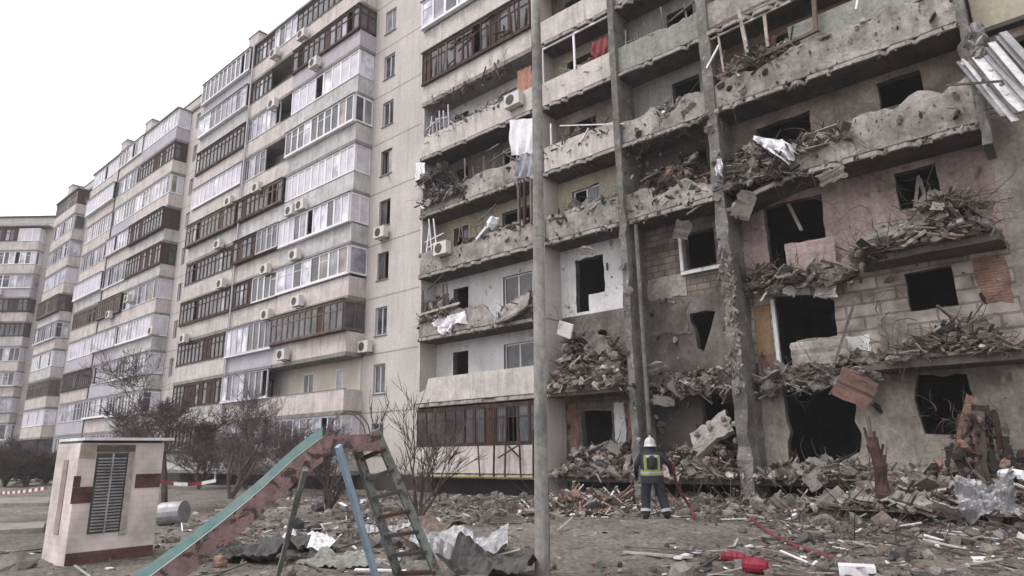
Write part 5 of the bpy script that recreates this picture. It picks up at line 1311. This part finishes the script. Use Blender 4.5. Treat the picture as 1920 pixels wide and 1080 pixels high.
# ================================================================ firefighters
m_navy = mat('navy_suit', (0.028, 0.031, 0.04), (0.018, 0.02, 0.026), sc=6, rough=0.85, grit=0.25, bump=0.2)
m_lime = mat('lime_band', (0.28, 0.32, 0.13), (0.18, 0.21, 0.08), sc=8, rough=0.5, grit=0.15, bump=0)
m_silver = mat('silver_band', (0.42, 0.43, 0.42), (0.3, 0.3, 0.3), sc=8, rough=0.4, grit=0.1, bump=0)
m_skin = mat('skin', (0.5, 0.32, 0.25), (0.45, 0.28, 0.22), sc=8, rough=0.6, grit=0.05, bump=0)
m_helm = mat('helmet_white', (0.5, 0.5, 0.48), (0.33, 0.33, 0.31), sc=8, rough=0.3, grit=0.05, bump=0)
m_boot = mat('boot', (0.03, 0.028, 0.026), sc=8, rough=0.6)
def fighter(base, yaw, label, stance, seed):
    # local frame: faces +Y; x to the right
    T_ = Matrix.Translation(base) @ Matrix.Rotation(yaw, 4, 'Z')
    root = thing('person', base, label, 'person'); root.scale = (1.04, 1.04, .945)
    V, E, Rr = [], [], []
    def v(p, r, par=None):
        V.append(Vector(p)); Rr.append(r if isinstance(r, tuple) else (r, r))
        if par is not None: E.append((par, len(V) - 1))
        return len(V) - 1
    pel = v((0, 0, .96), (.17, .13)); sp = v((0, .01, 1.12), (.16, .12), pel); ch = v((0, .0, 1.32), (.20, .135), sp)
    nb = v((0, .0, 1.475), (.085, .08), ch); nk = v((0, .015, 1.53), (.06, .06), nb); hd = v((0, .03, 1.64), (.085, .1), nk); ht = v((0, .02, 1.74), (.07, .085), hd)
    for s, (el, wr_) in zip((-1, 1), stance['arms']):
        shd = v((s * .2, 0, 1.42), .085, ch); e = v(el, .062, shd); w1 = v(wr_, .042, e)
        d = (Vector(wr_) - Vector(el)).normalized(); pm = v(Vector(wr_) + d * .07, (.04, .022), w1)
        side = d.cross(Vector((0, 0, 1))); side = side.normalized() if side.length > .1 else Vector((1, 0, 0))
        P0 = V[pm]
        for q in range(4):
            o = (q - 1.5) * .022; L = (.07, .085, .08, .062)[q]
            f1 = v(P0 + side * o + d * .035, .011, pm); f2 = v(V[f1] + d * L * .5 + Vector((0, .012, -.01)), .0095, f1); v(V[f2] + d * L * .4 + Vector((0, .02, -.02)), .008, f2)
        t1 = v(V[w1] + d * .03 + Vector((-s * .035, .015, 0)), .013, w1); v(V[t1] + d * .045 + Vector((-s * .015, .015, 0)), .010, t1)
    for s, (kn, an) in zip((-1, 1), stance['legs']):
        hp = v((s * .105, 0, .90), .13, pel); k_ = v(kn, .105, hp); a_ = v(an, .088, k_); v((an[0], an[1] + .02, an[2] - .055), .06, a_); v((an[0] + s * .02, an[1] + .17, an[2] - .065), (.045, .035), len(V) - 1)
    me = bpy.data.meshes.new('body'); me.from_pydata([tuple(p) for p in V], E, [])
    ob = bpy.data.objects.new('body', me); COL.objects.link(ob)
    sk_ = ob.modifiers.new('s', 'SKIN'); ob.modifiers.new('d', 'SUBSURF').levels = 2
    for i, r_ in enumerate(Rr):
        me.skin_vertices[0].data[i].radius = r_; me.skin_vertices[0].data[i].use_root = (i == 0)
    dg = bpy.context.evaluated_depsgraph_get(); ev = bpy.data.meshes.new_from_object(ob.evaluated_get(dg))
    bpy.data.objects.remove(ob); ev.name = 'body'
    for M in (m_navy, m_skin, m_boot): ev.materials.append(M)
    for p in ev.polygons:
        z = p.center.z; p.use_smooth = True
        p.material_index = 1 if z > 1.52 else (2 if z < .16 else 0)
    o = bpy.data.objects.new('body', ev); COL.objects.link(o); o.parent = root; o.matrix_local = Matrix.Rotation(yaw, 4, 'Z')
    WL[o.name] = Vector(base)
    TT = T_
    def lathe(name, prof, M, sx=1.0, sy=1.0, c=(0, 0), a0=0, a1=2 * pi, n=26, bands=None, th=0.012):
        m = MB(TT); full_ = abs(a1 - a0 - 2 * pi) < 1e-4; nn = n if full_ else n + 1
        fold = .014 if name == 'jacket' else 0
        vs = []
        for z, r in prof:
            for i in range(nn):
                a = a0 + (a1 - a0) * i / n; q = r + fold * noise.noise(Vector((cos(a) * 3, sin(a) * 3, z * 5)))
                vs.append((c[0] + cos(a) * q * sx, c[1] + sin(a) * q * sy, z))
        fs = [(j * nn + i, j * nn + (i + 1) % nn, (j + 1) * nn + (i + 1) % nn, (j + 1) * nn + i) for j in range(len(prof) - 1) for i in range(n if full_ else n)]
        m.add(vs, fs, M)
        return m.build(name, root, smooth=True)
    jp = [(.80, .235), (.86, .24), (.98, .225), (1.1, .222), (1.22, .232), (1.34, .24), (1.42, .225), (1.48, .16), (1.53, .09)]
    lathe('jacket', jp, m_navy, 1.0, .72)
    def jr(z):
        for (z0, r0), (z1, r1) in zip(jp[:-1], jp[1:]):
            if z0 <= z <= z1: return r0 + (r1 - r0) * (z - z0) / (z1 - z0)
        return .2
    def band(name, z0, z1, a0, a1, M, off=.008): lathe(name, [(z0, jr(z0) + off), ((z0 + z1) / 2, jr((z0 + z1) / 2) + off), (z1, jr(z1) + off)], M, 1, .72, a0=a0, a1=a1, n=14)
    back_ = -pi / 2
    if stance.get('vest', True):
        band('waist_band', .97, 1.10, 0, 2 * pi - .001, m_lime)
        for s in (-1, 1): band('shoulder_strap', 1.10, 1.42, back_ + s * .62 - .14, back_ + s * .62 + .14, m_lime)
        band('shoulder_yoke', 1.36, 1.42, back_ - .5, back_ + .5, m_silver, .012)
        band('waist_stripe', 1.02, 1.055, 0, 2 * pi - .001, m_silver, .013)
    else:
        band('waist_band', 1.03, 1.08, 0, 2 * pi - .001, m_lime)
    m = MB(TT)
    if stance.get('vest', True):
        m.tube([(0, -.2, 1.12), (0, -.215, 1.2), (0, -.215, 1.34), (0, -.2, 1.4)], [.05, .07, .07, .04], m_char, 10); m.build('air_tank', root, smooth=True)
    for s, (kn, an) in zip((-1, 1), stance['legs']):
        m = MB(TT); k_, a_ = Vector(kn), Vector(an); c0 = a_.lerp(k_, .2); c1 = a_.lerp(k_, .36)
        m.tube([c0, c1], [.106, .108], m_silver, 14, False); m.build('ankle_band', root, smooth=True)
    hc = (0, .02)
    hp_ = [(1.60, .150), (1.615, .158), (1.625, .135), (1.68, .132), (1.74, .118), (1.785, .085), (1.81, .045), (1.818, .001)]
    lathe('helmet', hp_, m_helm if stance.get('vest', True) else mat('helmet_grey', (0.48, 0.48, 0.45), (0.4, 0.4, 0.38), bump=0, rough=.4), .88, 1.05, hc)
    m = MB(TT); m.tube([(0, -.14, 1.74), (0, -.06, 1.83), (0, .04, 1.845), (0, .13, 1.78)], [.012, .016, .016, .012], m_helm, 6); m.build('helmet_crest', root)
    lathe('neck_guard', [(1.50, .135), (1.60, .13)], m_navy, .85, .95, hc, a0=pi * .95, a1=pi * 2.05)
    # face on the far side
    m = MB(TT)
    m.tube([(0, .115, 1.645), (0, .14, 1.615), (0, .13, 1.60)], [.008, .015, .012], m_skin, 6); m.build('nose', root, smooth=True)
    for s in (-1, 1):
        m = MB(TT); m.tube([(s * .033, .118, 1.645), (s * .033, .126, 1.645)], [.012, .008], m_dark, 8); m.build('eye', root)
        m = MB(TT); m.tube([(s * .09, .02, 1.66), (s * .1, .02, 1.63), (s * .09, .03, 1.6)], [.012, .02, .012], m_skin, 6); m.build('ear', root, smooth=True)
    m = MB(TT); m.tube([(-.025, .115, 1.575), (0, .122, 1.572), (.025, .115, 1.575)], .006, m_door, 6); m.build('mouth', root)
    return root
b1 = onmound(1228, 976)
vd = lambda p: math.atan2(-p.x, p.y)
fighter(b1, vd(b1) + .1, 'firefighter in white helmet and lime banded dark jacket seen from behind, holding a hose', {'arms': [((-.31, .02, 1.18), (-.30, .20, .99)), ((.37, .02, 1.19), (.42, .22, 1.04))], 'legs': [((-.15, .06, .50), (-.17, -.02, .115)), ((.18, .02, .50), (.25, -.05, .115))]}, 1)

# ================================================================ thin haze over the yard
hz = MB(); hz.box(-130, 40, -12, 60, -1.4, 36, m_white)
ho = hz.build('haze', origin=(0, 0, -1.4)); ho.data.materials.clear()
hm = bpy.data.materials.new('haze_air'); hm.use_nodes = True
hm.node_tree.nodes.remove(hm.node_tree.nodes['Principled BSDF'])
pv = hm.node_tree.nodes.new('ShaderNodeVolumePrincipled'); pv.inputs['Color'].default_value = (.92, .93, .97, 1); pv.inputs['Density'].default_value = 0.0009
hm.node_tree.links.new(pv.outputs[0], hm.node_tree.nodes['Material Output'].inputs['Volume'])
ho.data.materials.append(hm); ho['kind'] = 'stuff'; ho['label'] = 'thin pale haze hanging over the yard'
for o in list(SC.objects):
    if o.parent: continue
    b = o.name.split('.')[0]
    g = {'loose_board': 'loose boards and laths on the ground', 'metal_sheet': 'crumpled metal sheets on the ground', 'beige_panel': 'beige panels beside the stump', 'hanging_cloth': 'white cloths hanging on the blasted balconies',
         'smashed_joinery': 'smashed window frames on the blasted balconies', 'concrete_debris': 'broken concrete pieces on the blasted facade', 'hanging_beam': 'beams and laths dangling on the facade', 'fire_hose': 'red fire hoses'}.get(b)
    if g: o['group'] = g
